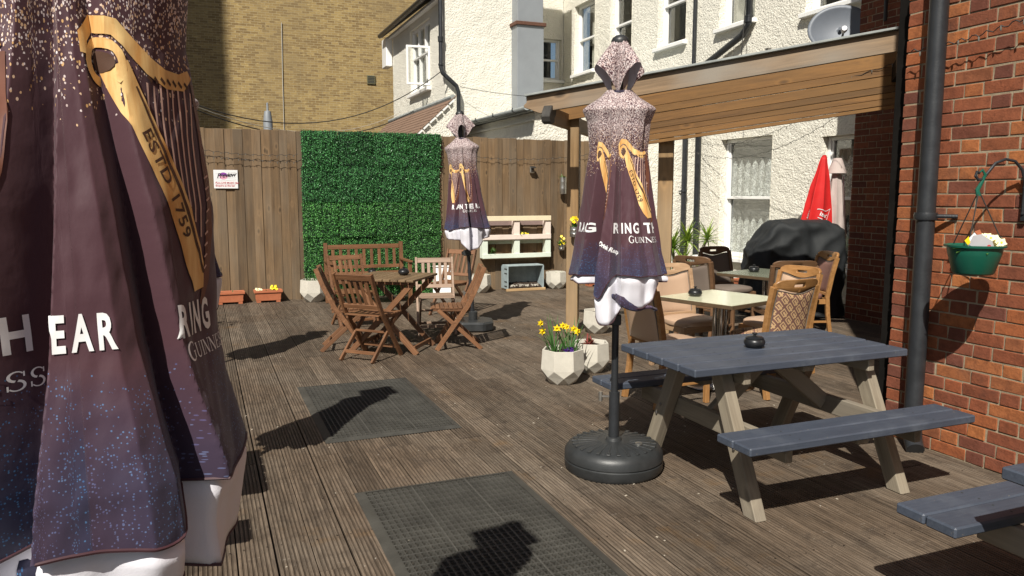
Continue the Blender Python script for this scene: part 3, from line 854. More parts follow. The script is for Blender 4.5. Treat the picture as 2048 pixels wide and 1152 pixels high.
# ---- tall white building at left with corner, window, eaves
lb = thing('white_gabled_building', 'tall cream rendered building with open casement window and dark eaves beyond the fence', 'building', (4.6, 15.0, 0))
rough_wall('wall', lb, 'roughcast', (0, 0, 0), (0, 1, 0), (-1, 0, 0), 0, 4.4, 2.0, 5.40, [(1.02, 2.66, 3.74, 5.16)], .05, .008, 9)
rough_wall('front_wall', lb, 'roughcast', (0, 0, 0), (1, 0, 0), (0, -1, 0), 0, 2.0, 2.0, 7.5, [], .05, .010, 7)
MB().box(.9, 2.0, .05, 4.4, 0, 7).obj('body', 'roughcast', lb)
MB().box(.62, .66, .05, 4.4, 2.1, 5.4).obj('interior_wall', 'interior', lb)
# eaves: slanted roof with dark gutter
MB().add([(-.22, -.1, 5.44), (-.22, 4.6, 5.44), (2.1, 4.6, 7.3), (2.1, -.1, 7.3), (-.22, -.1, 5.36), (-.22, 4.6, 5.36), (2.1, 4.6, 7.2), (2.1, -.1, 7.2)],
         [(3, 2, 1, 0), (4, 5, 6, 7), (0, 1, 5, 4), (1, 2, 6, 5), (2, 3, 7, 6), (3, 0, 4, 7)]).obj('roof', 'slate', lb)
MB().tube([(-.27, -.05, 5.40), (-.27, 4.62, 5.40)], .055, 8).obj('gutter', 'black_iron', lb, True)
MB().box(-.12, -.005, 0, 4.4, 5.30, 5.36).obj('fascia', 'white_paint', lb)
MB().box(-.16, .0, 4.41, 4.9, 4.65, 5.36).obj('kneeler', 'white_paint', lb, bev=.02)
w, B = sash(lb, (0, 0, 0), (0, 1, 0), (-1, 0, 0), 1.02, 2.66, 3.74, 5.16, rev=.10, rail=4.52, curtain='full', mull=2, fw=.07)
# opened casement standing out from the far jamb
cs = MB()
for a, b, c, d in ((0, .045, 0, .80), (.46, .505, 0, .80), (.045, .46, 0, .045), (.045, .46, .755, .80)): cs.box(a, b, -.02, .02, c, d)
cso = cs.obj('casement', 'white_paint', w, bev=.004); cso.matrix_basis = Matrix.Translation((.0, 1.05, 3.77)) @ Matrix.Rotation(radians(176), 4, 'Z')
MB().box(.045, .46, -.003, .003, .045, .755).obj('pane', 'glass', w).matrix_basis = cso.matrix_basis
# television aerial on the eaves
aer = thing('television_aerial', 'small metal television aerial above the dark eaves of the white building', 'aerial', (4.3, 15.6, 5.45))
MB().tube([(0, 0, -.1), (0, 0, .8)], .014, 6).obj('mast', 'bolt', aer)
for k in range(7):
    MB().tube([(-.16, -.1 + .09 * k, .10 + .045 * k), (.16, -.1 + .09 * k, .10 + .045 * k)], .006, 5).obj('element', 'tin', aer)
MB().tube([(0, -.2, .06), (0, .55, .43)], .009, 6).obj('boom', 'tin', aer)

# ---- small outbuilding with tiled roof in front of it
ob = thing('outbuilding', 'small outbuilding with brown tiled roof and cream gable peeping over the green wall panels', 'building', (4.40, 14.0, 0))
ap = 3.26
rough_wall('gable_wall', ob, 'roughcast', (-1.2, 0, 0), (1, 0, 0), (0, -1, 0), 0, 2.6, 0, 2.10, [], .05, .012, 12)
gv = MB()
nseg = 22
for i in range(nseg + 1):
    xx = -1.2 + 1.25 * i / nseg
    zt = 2.10 + (ap - 2.10) * i / nseg
    for k in range(13):
        z = 2.10 + (zt - 2.10) * k / 12; q = Vector((xx, 0, z)) * 12
        gv.v.append((xx, -.012 * noise.noise(q), z))
for i in range(nseg):
    for k in range(12): gv.f.append((i * 13 + k, (i + 1) * 13 + k, (i + 1) * 13 + k + 1, i * 13 + k + 1))
gv.obj('gable', 'roughcast', ob, True)
# tiled slope falling to -X, ridge along +Y; courses of tiles each lapping the next
tm = []
for v in range(3):
    m = MB().box(-.08, .08, -.13, .13, -.007, .007); tm.append(m.mesh('tile', 'tile', bev=.002))
slope = atan2(ap - 2.10, 1.25); Lsl = hypot(ap - 2.10, 1.25)
MB().add([(-1.2, 0, 2.09), (0.05, 0, ap - .02), (.05, 5.2, ap - .02), (-1.2, 5.2, 2.09)], [(0, 1, 2, 3)]).obj('roof', 'tile', ob)
rf = MB()
for r in range(14):
    for c in range(32):
        s0 = r * .112 + .05; y = .0 + .165 * c + (.08 if r % 2 else 0)
        if y > 5.1: continue
        cx = .05 - s0 * cos(slope); cz = ap - s0 * sin(slope)
        Mx = Matrix.Translation((cx, y + .06, cz + .012)) @ Matrix.Rotation(-slope + radians(4), 4, 'Y') @ Matrix.Rotation(rr.uniform(-.01, .01), 4, 'Z')
        if r < 9 and c < 32 and len(rf.v) == 0 and r * 32 + c < 290:
            o = link('tile', tm[rr.randrange(3)], ob); o.matrix_basis = Mx @ Matrix.Rotation(pi / 2, 4, 'Z')
        else:
            rf.box(-.08, .08, -.13, .13, -.007, .007, Mx @ Matrix.Rotation(pi / 2, 4, 'Z'))
if rf.v: rf.obj('tile', 'tile', ob)['kind'] = 'stuff'
for i in range(9):      # white verge bedding under the tile ends
    s0 = .05 + i * .17
    cx = .05 - s0 * cos(slope); cz = ap - s0 * sin(slope) - .03
    MB().box(-.07, .07, -.03, .0, -.014, .014, Matrix.Translation((cx, -.02, cz)) @ Matrix.Rotation(-slope, 4, 'Y')).obj('verge_mortar', 'white_paint', ob)
MB().tube([(.05, 0, ap + .03), (.05, 5.2, ap + .03)], .05, 8).obj('ridge', 'lead', ob)

# ---- steel duct between the two white buildings
dk = thing('steel_duct', 'square grey steel duct with a rusty flange rising beside the cream wall', 'duct', (6.31, 14.95, 0))
MB().box(-.29, .29, -.26, .26, 3.2, 4.86).obj('lower_casing', 'grey_steel', dk, bev=.006)
MB().box(-.28, .28, -.25, .25, 4.92, 8.2).obj('upper_casing', 'grey_steel', dk, bev=.006)
MB().box(-.33, .33, -.30, .30, 4.855, 4.925).obj('flange', 'rust', dk, bev=.006)

# ---- yellow stock brick building far behind
yb = tag(MB().box(0, 30, 0, 8, -.1, 17).obj('yellow_brick_building', 'yellowbrick', None, loc=(-22.2, 26, 0)), 'huge blank yellow stock brick wall rising behind the fence', 'building')
yb2 = thing('air_vent', 'small dark square air brick in the yellow brick wall', 'vent', (5.42, 25.98, 5.25))
MB().box(-.14, .14, -.02, .01, -.14, .14).obj('frame', plain('greenish vent', (.13, .12, .06), .9), yb2, bev=.004)
for k in range(5): MB().box(-.11, .11, -.026, -.018, -.105 + .048 * k, -.08 + .048 * k).obj('slat', 'interior', yb2)
tag(MB().tube([(2.58, 25.97, 3.0), (2.59, 25.965, 5), (2.62, 25.97, 6.86)], .012, 5).obj('wall_cable', 'cable_pale', None), 'thin pale cable running straight up the yellow brick wall', 'cable')
fp = thing('roof_finial', 'slim grey flue tip standing above the fence against yellow brick', 'flue', (2.02, 25.0, 0))
MB().lathe([(.14, 0), (.14, 3.7), (.10, 4.0), (.035, 4.02), (.03, 4.25), (.0, 4.27)], 10).obj('stack', 'grey_steel', fp, True)
# neighbouring block off to the left whose edge shades part of the yellow wall
nb = thing('neighbouring_block', 'tall brick block off to the left shading part of the yellow wall', 'building', (-11.85, 10.7, 0))
MB().box(-25, 0, 0, 3.5, -.1, 38).obj('wall', 'yellowbrick', nb)
MB().box(-25.2, .2, -.2, 3.7, 38, 38.4).obj('parapet', 'concrete', nb)

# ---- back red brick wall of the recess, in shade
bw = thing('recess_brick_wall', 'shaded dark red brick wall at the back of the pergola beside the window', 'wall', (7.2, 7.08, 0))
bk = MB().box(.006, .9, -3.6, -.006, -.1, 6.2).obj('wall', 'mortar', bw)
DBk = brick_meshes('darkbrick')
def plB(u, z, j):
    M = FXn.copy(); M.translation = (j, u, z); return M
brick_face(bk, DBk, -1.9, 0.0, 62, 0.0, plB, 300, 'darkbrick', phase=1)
MB().box(-.11, .04, -2.4, .05, 3.86, 3.89).obj('ledge', 'rust', bw)
MB().box(-.07, .0, -2.4, .02, 3.90, 4.4).obj('flashing', 'darkwood', bw)
MB().tube([(-.06, -.38, 4.5), (-.07, -.42, 4.0), (-.09, -.45, 3.4)], .02, 8).obj('cable', 'cable', bw)

# ---- downpipes
def downpipe(label, pts, r, collars=(), brackets=(), rot=None, shoe=False):
    t = thing('downpipe', label, 'downpipe', pts[0])
    p0 = Vector(pts[0]); q = [Vector(p) - p0 for p in pts]
    MB().tube(q, r, 14).obj('pipe', 'black_iron', t, True)
    for c in collars:
        c = Vector(c) - p0
        MB().lathe([(r, -.05), (r + .014, -.045), (r + .014, .03), (r + .018, .035), (r + .018, .055), (r, .06)], 16, c).obj('collar', 'black_iron', t, True)
    for c, e in brackets:
        c = Vector(c) - p0; e = Vector(e) - p0
        MB().lathe([(r + .010, -.02), (r + .014, 0), (r + .010, .02)], 16, c).obj('clip', 'black_iron', t, True)
        MB().tube([c, e], .012, 8).obj('bracket', 'black_iron', t, True)
    return t
downpipe('fat black downpipe on the near red brick wall', [(3.845, 3.22, 3.6), (3.845, 3.22, .17), (3.835, 3.20, .06), (3.80, 3.15, .02)], .050, [], [((3.845, 3.22, 1.375), (3.925, 3.08, 1.375))])
dp2 = downpipe('thick black downpipe with an angled elbow, right of the upper windows', [(8.05, 10.14, 7), (8.05, 10.14, 4.12), (8.05, 10.3, 3.98), (8.05, 11.30, 3.66), (8.05, 11.38, 3.5), (8.05, 11.36, .1)], .052, [(8.05, 10.14, 4.2), (8.05, 11.36, .95)])
downpipe('thin black waste pipe beside the yucca', [(7.80, 11.40, 2.78), (7.80, 11.40, .1)], .045, [], [((7.80, 11.40, 1.55), (7.72, 11.44, 1.55))])
downpipe('thin straight black pipe between the upper sash windows', [(8.07, 11.60, 7), (8.07, 11.60, 3.2)], .035, [], [])
downpipe('black downpipe with a swan neck bend on the corner of the left white building', [(4.50, 14.93, 7), (4.50, 14.93, 3.96), (4.52, 14.9, 3.86), (4.80, 14.88, 3.62), (4.84, 14.88, 3.50), (4.84, 14.88, 2.2)], .042, [(4.50, 14.93, 4.5)], [((4.50, 14.93, 4.02), (4.56, 14.99, 4.02))])

# ---- satellite dish
sd = thing('satellite_dish', 'grey oval satellite dish above the pergola roof', 'satellite dish', (7.90, 8.10, 3.66))
Md = Matrix.Rotation(radians(-38), 4, 'Z') @ Matrix.Rotation(radians(78), 4, 'X')
MB().grid(lambda s, t: Md @ Vector((.40 * t * cos(2 * pi * s), .32 * t * sin(2 * pi * s), -.07 * (1 - t * t))), 36, 8, closed=True).obj('reflector', 'dish', sd, True, fix=False).modifiers.new('s', 'SOLIDIFY').thickness = .008
MB().tube([(0, 0, 0), (.12, .06, -.05), (.24, .05, -.06)], .022, 8).obj('mount', 'dish', sd, True)
MB().tube([Md @ Vector((0, -.30, 0)), Md @ Vector((0, -.20, .40))], .014, 8).obj('feed_arm', 'dish', sd)
MB().lathe([(.03, 0), (.04, .05), (.03, .1)], 12, (0, 0, 0), M=Md @ Matrix.Translation((0, -.20, .38))).obj('receiver', 'tag_grey', sd, True)
tag(MB().box(-.03, .03, -.03, .03, -.04, .05).obj('bracket_stub', 'bolt', None, loc=(8.0, 9.6, 3.62)), 'small metal bracket on the cream wall left of the dish', 'bracket')

# ================================================================== PERGOLA (set at an angle, roof rising to the right)
PB = Vector((.685, .7285, 0))                 # away from the camera, along the purlins
PA = Vector((-.7285, .685, 0))                # along the bargeboard, towards the low left end
pg = thing('pergola', 'golden timber pergola with grey bargeboard and clear sheet roof in front of the white house', 'pergola', (3.70, 7.44, 0))
po = Vector((3.70, 7.44, 0))
def W(p): return Vector(p) - po
beam('post', 'post', pg, W((3.70, 7.44, 0)), W((3.70, 7.44, 2.36)), .125, .125, up=(.6, .8, 0), bev=.006)
beam('post', 'post', pg, W((4.43, 6.80, 0)), W((4.43, 6.80, 2.08)), .15, .13, up=(.6, .8, 0), bev=.006)
# raking bargeboard with an ogee-cut low end: outline in (distance along, height) pushed to thickness
L0 = Vector((2.99, 7.03, 2.342)); R0 = Vector((5.36, 4.80, 2.735))      # overhanging the posts by about 0.7 m
GL = Vector((3.27, 7.68, 2.42)); GR = Vector((5.86, 5.25, 2.85))      # gable line over the posts
AL = (R0 - L0); Ln = AL.length; AL.normalize()
UPB = (Vector((0, 0, 1)) - AL * AL.z).normalized(); NB = AL.cross(UPB).normalized()
MBg = Matrix((AL, NB, UPB)).transposed().to_4x4(); MBg.translation = (L0 + R0) / 2
h2 = .090
prof = [(-Ln / 2, h2), (-Ln / 2 - .0, h2 - .05), (-Ln / 2 - .035, h2 - .075), (-Ln / 2 - .03, h2 - .10), (-Ln / 2 + .03, h2 - .125), (-Ln / 2 + .07, h2 - .15), (-Ln / 2 + .09, -h2 + .02), (-Ln / 2 + .13, -h2), (-Ln / 2 + .17, -h2 + .012), (-Ln / 2 + .23, -h2 + .012), (Ln / 2 - .02, -h2 + .012), (Ln / 2, h2)]
m = MB(); n = len(prof)
m.v = [(a, -.018, c) for a, c in prof] + [(a, .018, c) for a, c in prof]
m.f = [tuple(range(n)), tuple(reversed(range(n, 2 * n)))] + [(i, n + i, n + (i + 1) % n, (i + 1) % n) for i in range(n)]
bb = m.obj('bargeboard', 'barge', pg, bev=.004); bb.matrix_basis = Matrix.Translation(-po) @ MBg
# top capping strip
cp = MB().box(-Ln / 2 - .0, Ln / 2 + .03, -.035, .06, h2 + .002, h2 + .022).obj('capping', 'lead', pg, bev=.003); cp.matrix_basis = Matrix.Translation(-po) @ MBg
# boards closing the gable under the bargeboard
zc = .055
for k, hb_ in enumerate((.10, .165, .072, .090, .060, .052, .058, .036)):
    off = PB * (-.01 + .006 * (k % 2)); zc -= hb_ / 2
    a = GL + off + AL * (.34 if k < 2 else 1.02) + UPB * zc; b = GR + off + AL * .75 + UPB * zc
    beam('gable_board', 'pergola', pg, W(a), W(b), .028, hb_ - .003, up=UPB, bev=.003)
    zc -= hb_ / 2
for k in range(1):
    off = PB * (2.75 + .75 * k)
    beam('rafter', 'pergola', pg, W(GL + off + AL * .3 + Vector((0, 0, -.10 - .10 * k))), W(GR + off + AL * .4 + Vector((0, 0, -.10 - .10 * k))), .045, .10, up=UPB)
# purlins with scrolled ends
def purlin(start, end, mat, lab=None):
    o = beam('purlin', mat, pg, W(start + PB * .06), W(end), .07, .15, bev=.004)
    sc = [(0, .085), (.05, .10), (.11, .085), (.13, .05), (.11, .0), (.07, -.03), (.075, -.07), (.0, -.09), (-.06, -.075), (-.085, -.02), (-.05, .03)]
    Mx = Matrix((PB, Vector((0, 0, 1)), PB.cross(Vector((0, 0, 1))))).transposed().to_4x4(); Mx.translation = W(start)
    e = MB().prism(sc, -.045, .045).obj('scrolled_end', 'darkwood', pg, bev=.006); e.matrix_basis = Mx
purlin(Vector((3.13, 6.86, 2.255)), Vector((5.25, 9.38, 2.25)), 'post')
purlin(Vector((5.335, 4.77, 2.555)), Vector((7.0, 6.50, 2.60)), 'shade_black')  # right purlin: its shade is put into the near black colour
# clear corrugated roof sheets
for k in range(4):
    s0, s1 = k / 4, (k + 1) / 4
    def f(s, t, s0=s0, s1=s1):
        ss = s0 + (s1 - s0) * s
        p = L0 + (R0 - L0) * ss + PB * (.02 + 3.0 * t) + Vector((0, 0, -.10 * t)) + UPB * (h2 + .03 + .006 * sin(ss * 180))
        return p - po
    MB().grid(f, 40, 1).obj('roof_sheet', 'poly', pg, True, fix=False)

# ================================================================== PARASOLS
def lerp_keys(keys, z):
    if z <= keys[0][0]: return keys[0][1]
    for (a, va), (b, vb) in zip(keys, keys[1:]):
        if z <= b:
            t = (z - a) / (b - a)
            return va + (vb - va) * t
    return keys[-1][1]
RK = [(.80, .262), (1.087, .258), (1.2, .230), (1.47, .184), (1.73, .151), (1.87, .164), (1.935, .192), (1.95, .178), (2.00, .100), (2.05, .052), (2.07, .040), (2.3, .03)]
def wrap(d): return (d + pi) % (2 * pi) - pi
def make_surface(folds, seed, flat=.38, rs=1.0, swell=0.0):
    """cross-section = chords between fold lines (degrees, radius factor, drift with height); ridges stand out, valleys tuck in"""
    F0 = sorted(folds); nF = len(F0)
    def S(u, z, k=1.0, off=0.0):
        R = lerp_keys(RK, z) * rs + swell * max(0, min(1, (z - 1.28) / .2)) * max(0, min(1, (2.0 - z) / .1))
        fl = flat * max(0, min(1, (z - 1.2) / .7)) + .06
        amp = max(0, min(1, (2.03 - z) / .14)) * (.45 + .55 * max(0, min(1, (1.9 - z) / .7)))
        ud = math.degrees(u) % 360
        A = [(f[0] + f[2] * (z - 1.3)) for f in F0]; K = [1 - amp * (1 - f[1]) for f in F0]
        r = 1.0
        for i in range(nF):
            a0 = A[i]; a1 = A[(i + 1) % nF] + (360 if i == nF - 1 else 0)
            w = (ud - a0) % 360; sp = (a1 - a0)
            if w <= sp:
                k0, k1 = K[i], K[(i + 1) % nF]; t = w / max(sp, 1e-6)
                ch = k0 * k1 * sin(radians(sp)) / max(1e-4, (k0 * sin(radians(w)) + k1 * sin(radians(sp - w))))
                te = t * t * (3 - 2 * t)
                r = .78 * ch + .22 * (k0 + (k1 - k0) * te)
                break
        r = 1 + (r - 1) * min(1, amp * 1.3 + .1)
        r *= R * (1 - fl * cos(u) ** 2)
        q = Vector((sin(u) * 1.4, cos(u) * 1.4, z * 1.1 + seed))
        r *= 1 + .05 * amp * noise.noise(q * 1.6)
        r += .005 * amp * noise.noise(Vector((sin(u) * 3.2, z * 7 + cos(u) * 2, seed))) + .002 * amp * noise.noise(Vector((sin(u) * 9, z * 26 + cos(u) * 7, seed)))
        r = r * k + off
        return Vector((r * sin(u), -r * cos(u), z))
    return S
def surf_decal(name, mat, parent, S, shape, x0, z0, rot=0.0, off=.0035, rref=.2, step=.008, mirror=False):
    vs, fs = cut2d(*( [(-x, y) for x, y in shape[0]] if mirror else shape[0], shape[1]), step)
    c, s = cos(rot), sin(rot); m = MB()
    for x, y in vs:
        X = x0 + x * c - y * s; Z = z0 + x * s + y * c; u = X / rref
        p = S(u, Z); e = .01
        du = S(u + e, Z) - S(u - e, Z); dz = S(u, Z + e) - S(u, Z - e)
        nrm = du.cross(dz).normalized()
        m.v.append(tuple(p + nrm * off))
    m.f = fs
    o = m.obj(name, mat, parent, True, fix=False)
    return o
def harp_shapes():
    pillar = ([(.010, -.012), (.026, -.07), (.066, -.19), (.108, -.325), (.128, -.345), (.148, -.335), (.150, -.30), (.120, -.21), (.082, -.11), (.046, -.02), (.034, .012)], [tuple(range(11))])
    pillar = stroke2d([(.02, .0), (.042, -.06), (.075, -.14), (.105, -.22), (.130, -.30), (.134, -.335)], [.040, .050, .056, .058, .056, .034])
    neck = stroke2d([(-.038, .012), (-.036, .036), (-.012, .056), (.022, .052), (.052, .028), (.085, .004), (.125, -.012), (.17, -.012), (.20, .004)], [.012, .022, .026, .026, .028, .030, .030, .026, .014])
    ring = stroke2d([(.0 + .028 * cos(a), .002 + .028 * sin(a)) for a in [radians(-60 + 15 * i) for i in range(23)]], [.014] * 23)
    eye = ([(.016 * cos(a), .002 + .016 * sin(a)) for a in [2 * pi * i / 16 for i in range(16)]], [tuple(range(16))])
    body = stroke2d([(.205, -.01), (.208, -.09), (.200, -.17), (.185, -.25), (.165, -.32), (.14, -.36)], [.012, .018, .022, .022, .020, .010])
    edge = stroke2d([(.048, -.03), (.072, -.09), (.103, -.17), (.130, -.24), (.154, -.31)], [.004, .006, .008, .008, .006])
    st = merge2d([stroke2d([(.075 + .0165 * i, -.022 - .003 * (i % 2)), (.070 + .0150 * i, -.055 - .006 * i), (.068 + .0125 * i, -.085 - .024 * i)], .0042) for i in range(8)])
    fine = merge2d([stroke2d([(.165 - .008 * i, -.16 - .018 * i), (.205 - .006 * i, -.15 - .018 * i)], .003) for i in range(10)]) if False else merge2d([stroke2d([(.190 - .004 * i, -.16 - .018 * i), (.206 - .005 * i, -.155 - .018 * i)], .003) for i in range(9)])
    pegs = merge2d([stroke2d([(.078 + .0165 * i, -.012), (.086 + .0165 * i, -.020)], .006) for i in range(7)])
    return pillar, neck, ring, eye, body, edge, st, fine, pegs
HS = harp_shapes()
def add_harp(can, S, x0, z0, mirror=False, est=True, k=1.0):
    sc = lambda sh: ([(x * k, y) for x, y in sh[0]], sh[1])
    pillar, neck, ring, eye, body, edge, st, fine, pegs = HS
    kw = dict(mirror=mirror)
    surf_decal('harp_soundboard', 'copper', can, S, sc(body), x0, z0, off=.0014, **kw)
    surf_decal('harp_strings', 'pinkline', can, S, sc(merge2d([st, fine])), x0, z0, off=.0018, **kw)
    h = surf_decal('harp_frame', 'gold', can, S, sc(merge2d([pillar, neck, ring])), x0, z0, off=.0023, **kw)
    surf_decal('harp_shading', 'brown_ink', can, S, sc(merge2d([edge, eye, pegs])), x0, z0, off=.0030, **kw)
    if est and not mirror:
        t = text2d('ESTD 1759', .034, .0005, 0, 1.12)
        surf_decal('harp_lettering', 'brown_ink', can, S, t, x0 + .040, z0 - .095, rot=radians(-69), off=.0032, step=.008)
ADV = {}
def slogan(can, S, txt, x0, z0, size=.072, gap=.012, cx=.74):
    """one mesh per letter, condensed and widely spaced"""
    x = x0
    for ch in txt:
        if ch == ' ': x += size * .30; continue
        vs, fs = text2d(ch, size, .0022, 0, 1, cx)
        lo = min(v[0] for v in vs); hi = max(v[0] for v in vs)
        surf_decal('slogan_letter', 'letter', can, S, ([(a - lo, b) for a, b in vs], fs), x, z0, off=.0022, step=.006)
        x += hi - lo + gap
def brand(can, S, x0, z0, h=.036):
    surf_decal('brand_lettering', 'letter', can, S, serif_word('GUINNESS', h), x0, z0, off=.0022, step=.007)

def parasol(label, loc, creases, seed, hem, lin, decals, base='round', top=2.30, turn=0.0, nu=200, nv=90, flap=None, group=None, rs=1.0, vent_rot=0.0, swell=0.0, lean=0.0, tall=1.0):
    d = Vector((-loc[0], -loc[1])).normalized()
    t = thing('closed_parasol', label, 'parasol', (loc[0], loc[1], 0), atan2(d.y, d.x) + pi / 2 + turn, group)
    S = make_surface(creases, seed, rs=rs, swell=swell)
    zt = 2.035
    # canopy
    m = MB(); us = []
    m.grid(lambda s, q: S(2 * pi * s, hem(2 * pi * s) + (zt - hem(2 * pi * s)) * q), nu, nv, closed=True)
    AR = [0.0]
    for i in range(1, nu): AR.append(AR[-1] + .5 * ((S(2 * pi * i / nu, 1.2) - S(2 * pi * (i - 1) / nu, 1.2)).length + (S(2 * pi * i / nu, 1.6) - S(2 * pi * (i - 1) / nu, 1.6)).length))
    uvv = []
    for j in range(nv + 1):
        for i in range(nu):
            u = 2 * pi * i / nu; z = hem(u) + (zt - hem(u)) * j / nv; uvv.append((AR[i], z))
    me = m.mesh('canopy', 'print', True, 0, False, radians(75))
    lay = me.uv_layers.new(name='UVMap')
    for l in me.loops:
        lay.data[l.index].uv = uvv[l.vertex_index]
    can = link('canopy', me, t)
    # lining hanging below the hem, turned out here and there
    lm = MB()
    def LF(s, q):
        u = 2 * pi * s; z1 = hem(u) + .10; z0 = lin(u); z = z0 + (z1 - z0) * q
        dz_ = hem(u) - z
        k = .86 if dz_ < 0 else .86 + .10 * min(1, dz_ / .02) - .07 * max(0, (dz_ - .03) / .15)
        k -= (.035 * sin(7 * u + 4 * q) + .05 * noise.noise(Vector((sin(u) * 4, cos(u) * 4, z * 9)))) * (1 if dz_ > 0 else .3)
        p = S(u, max(z, hem(u)), k)
        p.z = z; return p
    lm.grid(LF, 120, 16, closed=True)
    lo = lm.obj('lining', 'lining', t, True, fix=False, angle=radians(75))
    md = lo.modifiers.new('s', 'SOLIDIFY'); md.thickness = .003
    # hem binding: thin dark edge on canopy and lining
    hb = MB().tube([S(2 * pi * i / 160, hem(2 * pi * i / 160), 1.002) for i in range(160)], .0028, 5, closed=True)
    hb.obj('hem_tape', 'plum', can, True)
    hb = MB().tube([LF(i / 160, 0) for i in range(160)], .0026, 5, closed=True)
    hb.obj('hem_tape', 'plum', lo, True)
    if flap:
        for u0, u1, za, zb, wd, kk in flap:
            fm = MB(); fv = []
            def FF(s, q):
                u = u0 + (u1 - u0) * s; zz = za + (zb - za) * s - wd * (sin(pi * min(1, s * 1.15 + .12)) * .7 + .3) * (1 - q)
                p = S(u, max(zz, 1.05), kk + .03 * sin(q * pi)); p.z = zz; return p
            fm.grid(FF, 30, 8); fo_me = fm.mesh('turned_flap', 'print', True, 0, False)
            la = fo_me.uv_layers.new(name='UVMap')
            for l in fo_me.loops: la.data[l.index].uv = (fo_me.vertices[l.vertex_index].co.x + 3, 1.04 + .35 * (fo_me.vertices[l.vertex_index].co.z - za))
            fo = link('turned_flap', fo_me, t); mm = fo.modifiers.new('s', 'SOLIDIFY'); mm.thickness = .003
    # vent cloth at the top: tongues and flared wings
    vm = MB(); vu = []
    def VF(s, q):
        u = 2 * pi * s; ph = u + vent_rot
        w = .5 + .5 * cos(4 * ph - pi)           # 1 at the wings
        w = w ** .8
        zb = 2.008 + .150 * w
        rb = .034 + .120 * w
        z = 2.285 - (2.285 - zb) * (1 - q)
        f = (1 - q)
        r = .040 + (rb - .040) * (f ** 1.25) + .022 * sin(pi * f) * .6
        r *= 1 + .05 * cos(16 * u)
        return Vector((r * sin(u), -r * cos(u), z))
    vm.grid(VF, 120, 24, closed=True)
    vme = vm.mesh('vent', 'print', True, 0, False, radians(75)); la = vme.uv_layers.new(name='UVMap')
    for l in vme.loops:
        i = l.vertex_index % 120; j = l.vertex_index // 120
        la.data[l.index].uv = (i / 120 * .7 + .3, 1.93 + .2 * j / 24)
    link('vent', vme, t)
    MB().lathe([(.045, 2.272), (.047, 2.285), (.040, 2.300), (.022, 2.312), (0, 2.316)], 20).obj('finial', 'black_plastic', t, True)
    MB().tube([(0, 0, .12), (0, 0, 2.29)], .019, 14).obj('pole', 'black_iron', t, True)
    MB().tube([(0, 0, .10), (0, 0, .43)], .029, 14).obj('sleeve', 'black_iron', t, True)
    kb = MB().tube([(-.028, 0, .40), (-.075, 0, .40)], .006, 6); kb.tube([(-.075, 0, .375), (-.075, 0, .425)], .011, 6)
    kb.obj('clamp_knob', 'tin', t, True)
    ck = MB().box(-.055, .03, -.032, .032, .80, .86); ck.tube([(-.05, 0, .83), (-.075, 0, .83)], .02, 8); ck.obj('crank_housing', 'black_plastic', t, bev=.006)
    if base == 'round':
        b = MB().lathe([(.02, 0), (.255, .0), (.268, .018), (.270, .058), (.263, .064), (.270, .070), (.268, .105), (.250, .132), (.215, .146), (.09, .158), (.045, .160), (.04, .175), (.03, .178)], 56).obj('base', 'black_plastic', t, True)
        rib = MB().box(.085, .20, -.0045, .0045, -.004, .0005); rib.box(.20, .232, -.010, .010, -.006, .0015)
        rm = rib.mesh('rib', 'black_plastic', bev=.002)
        for k in range(26):
            a = 2 * pi * k / 26
            o = link('rib', rm, b); o.rotation_euler = (0, radians(4.5), a); o.location = (0, 0, .1625)
            o.location = (0, 0, .1655)
        MB().lathe([(.0, .0), (.020, .0), (.020, .008), (.014, .010), (0, .010)], 14, (.135, -.05, .154)).obj('filler_cap', 'tin', b, True)
    else:
        a, c = .225, .10
        poly = [(-a, -a + c), (-a + c, -a), (a - c, -a), (a, -a + c), (a, a - c), (a - c, a), (-a + c, a), (-a, a - c)]
        b = MB().prism(poly, 0, .11).obj('base', 'black_plastic', t, bev=.02)
        MB().lathe([(.05, .11), (.05, .2), (.035, .21)], 12).obj('base_collar', 'black_plastic', t, True)
    decals(can, S)
    # crossed bands where the cloth is tied
    MB().tube([Vector((.045 * cos(a), .045 * sin(a), 2.025)) for a in [2 * pi * k / 24 for k in range(24)]], .007, 6, closed=True).obj('tie_band', 'print', t, True)
    for ch in C.objects:
        if ch.parent is t and not ch.name.startswith('base'):
            ch.rotation_euler = (0, lean, 0); ch.scale = (1, 1, tall)
    return t
R_ = radians
# 1 -- the parasol in front of the picnic table
back = [(112, .78, 0), (138, 1.02, 0), (163, .7, 0), (188, 1.0, 0), (214, .7, 0), (238, 1.0, 0), (260, .78, 0)]
c_main = [(276, 1.02, 0), (308, .98, 8), (318, .45, 20), (334, .93, 14), (352, 1.02, 5), (361, .80, 5), (366, 1.03, 4), (392, .97, 0), (404, .90, -12), (412, 1.02, -8), (426, 1.0, -8), (433, .70, -10), (446, 1.05, 0)] + back
c_main = [((a % 360), k, t) for a, k, t in c_main]
def dec_main(can, S):
    add_harp(can, S, .050, 1.712, k=1.12)
    add_harp(can, S, -.170, 1.70, k=.5, est=False)
    slogan(can, S, 'RING TH', -.022, 1.302)
    slogan(can, S, 'RAG', -.262, 1.305, .066, .006, .60)
    brand(can, S, .062, 1.252)
    brand(can, S, -.50, 1.25)
    surf_decal('small_print', 'letter', can, S, text2d('Drink Resp', .030, .001, 0, 1, .85), -.100, 1.240, rot=R_(-24), off=.0022)
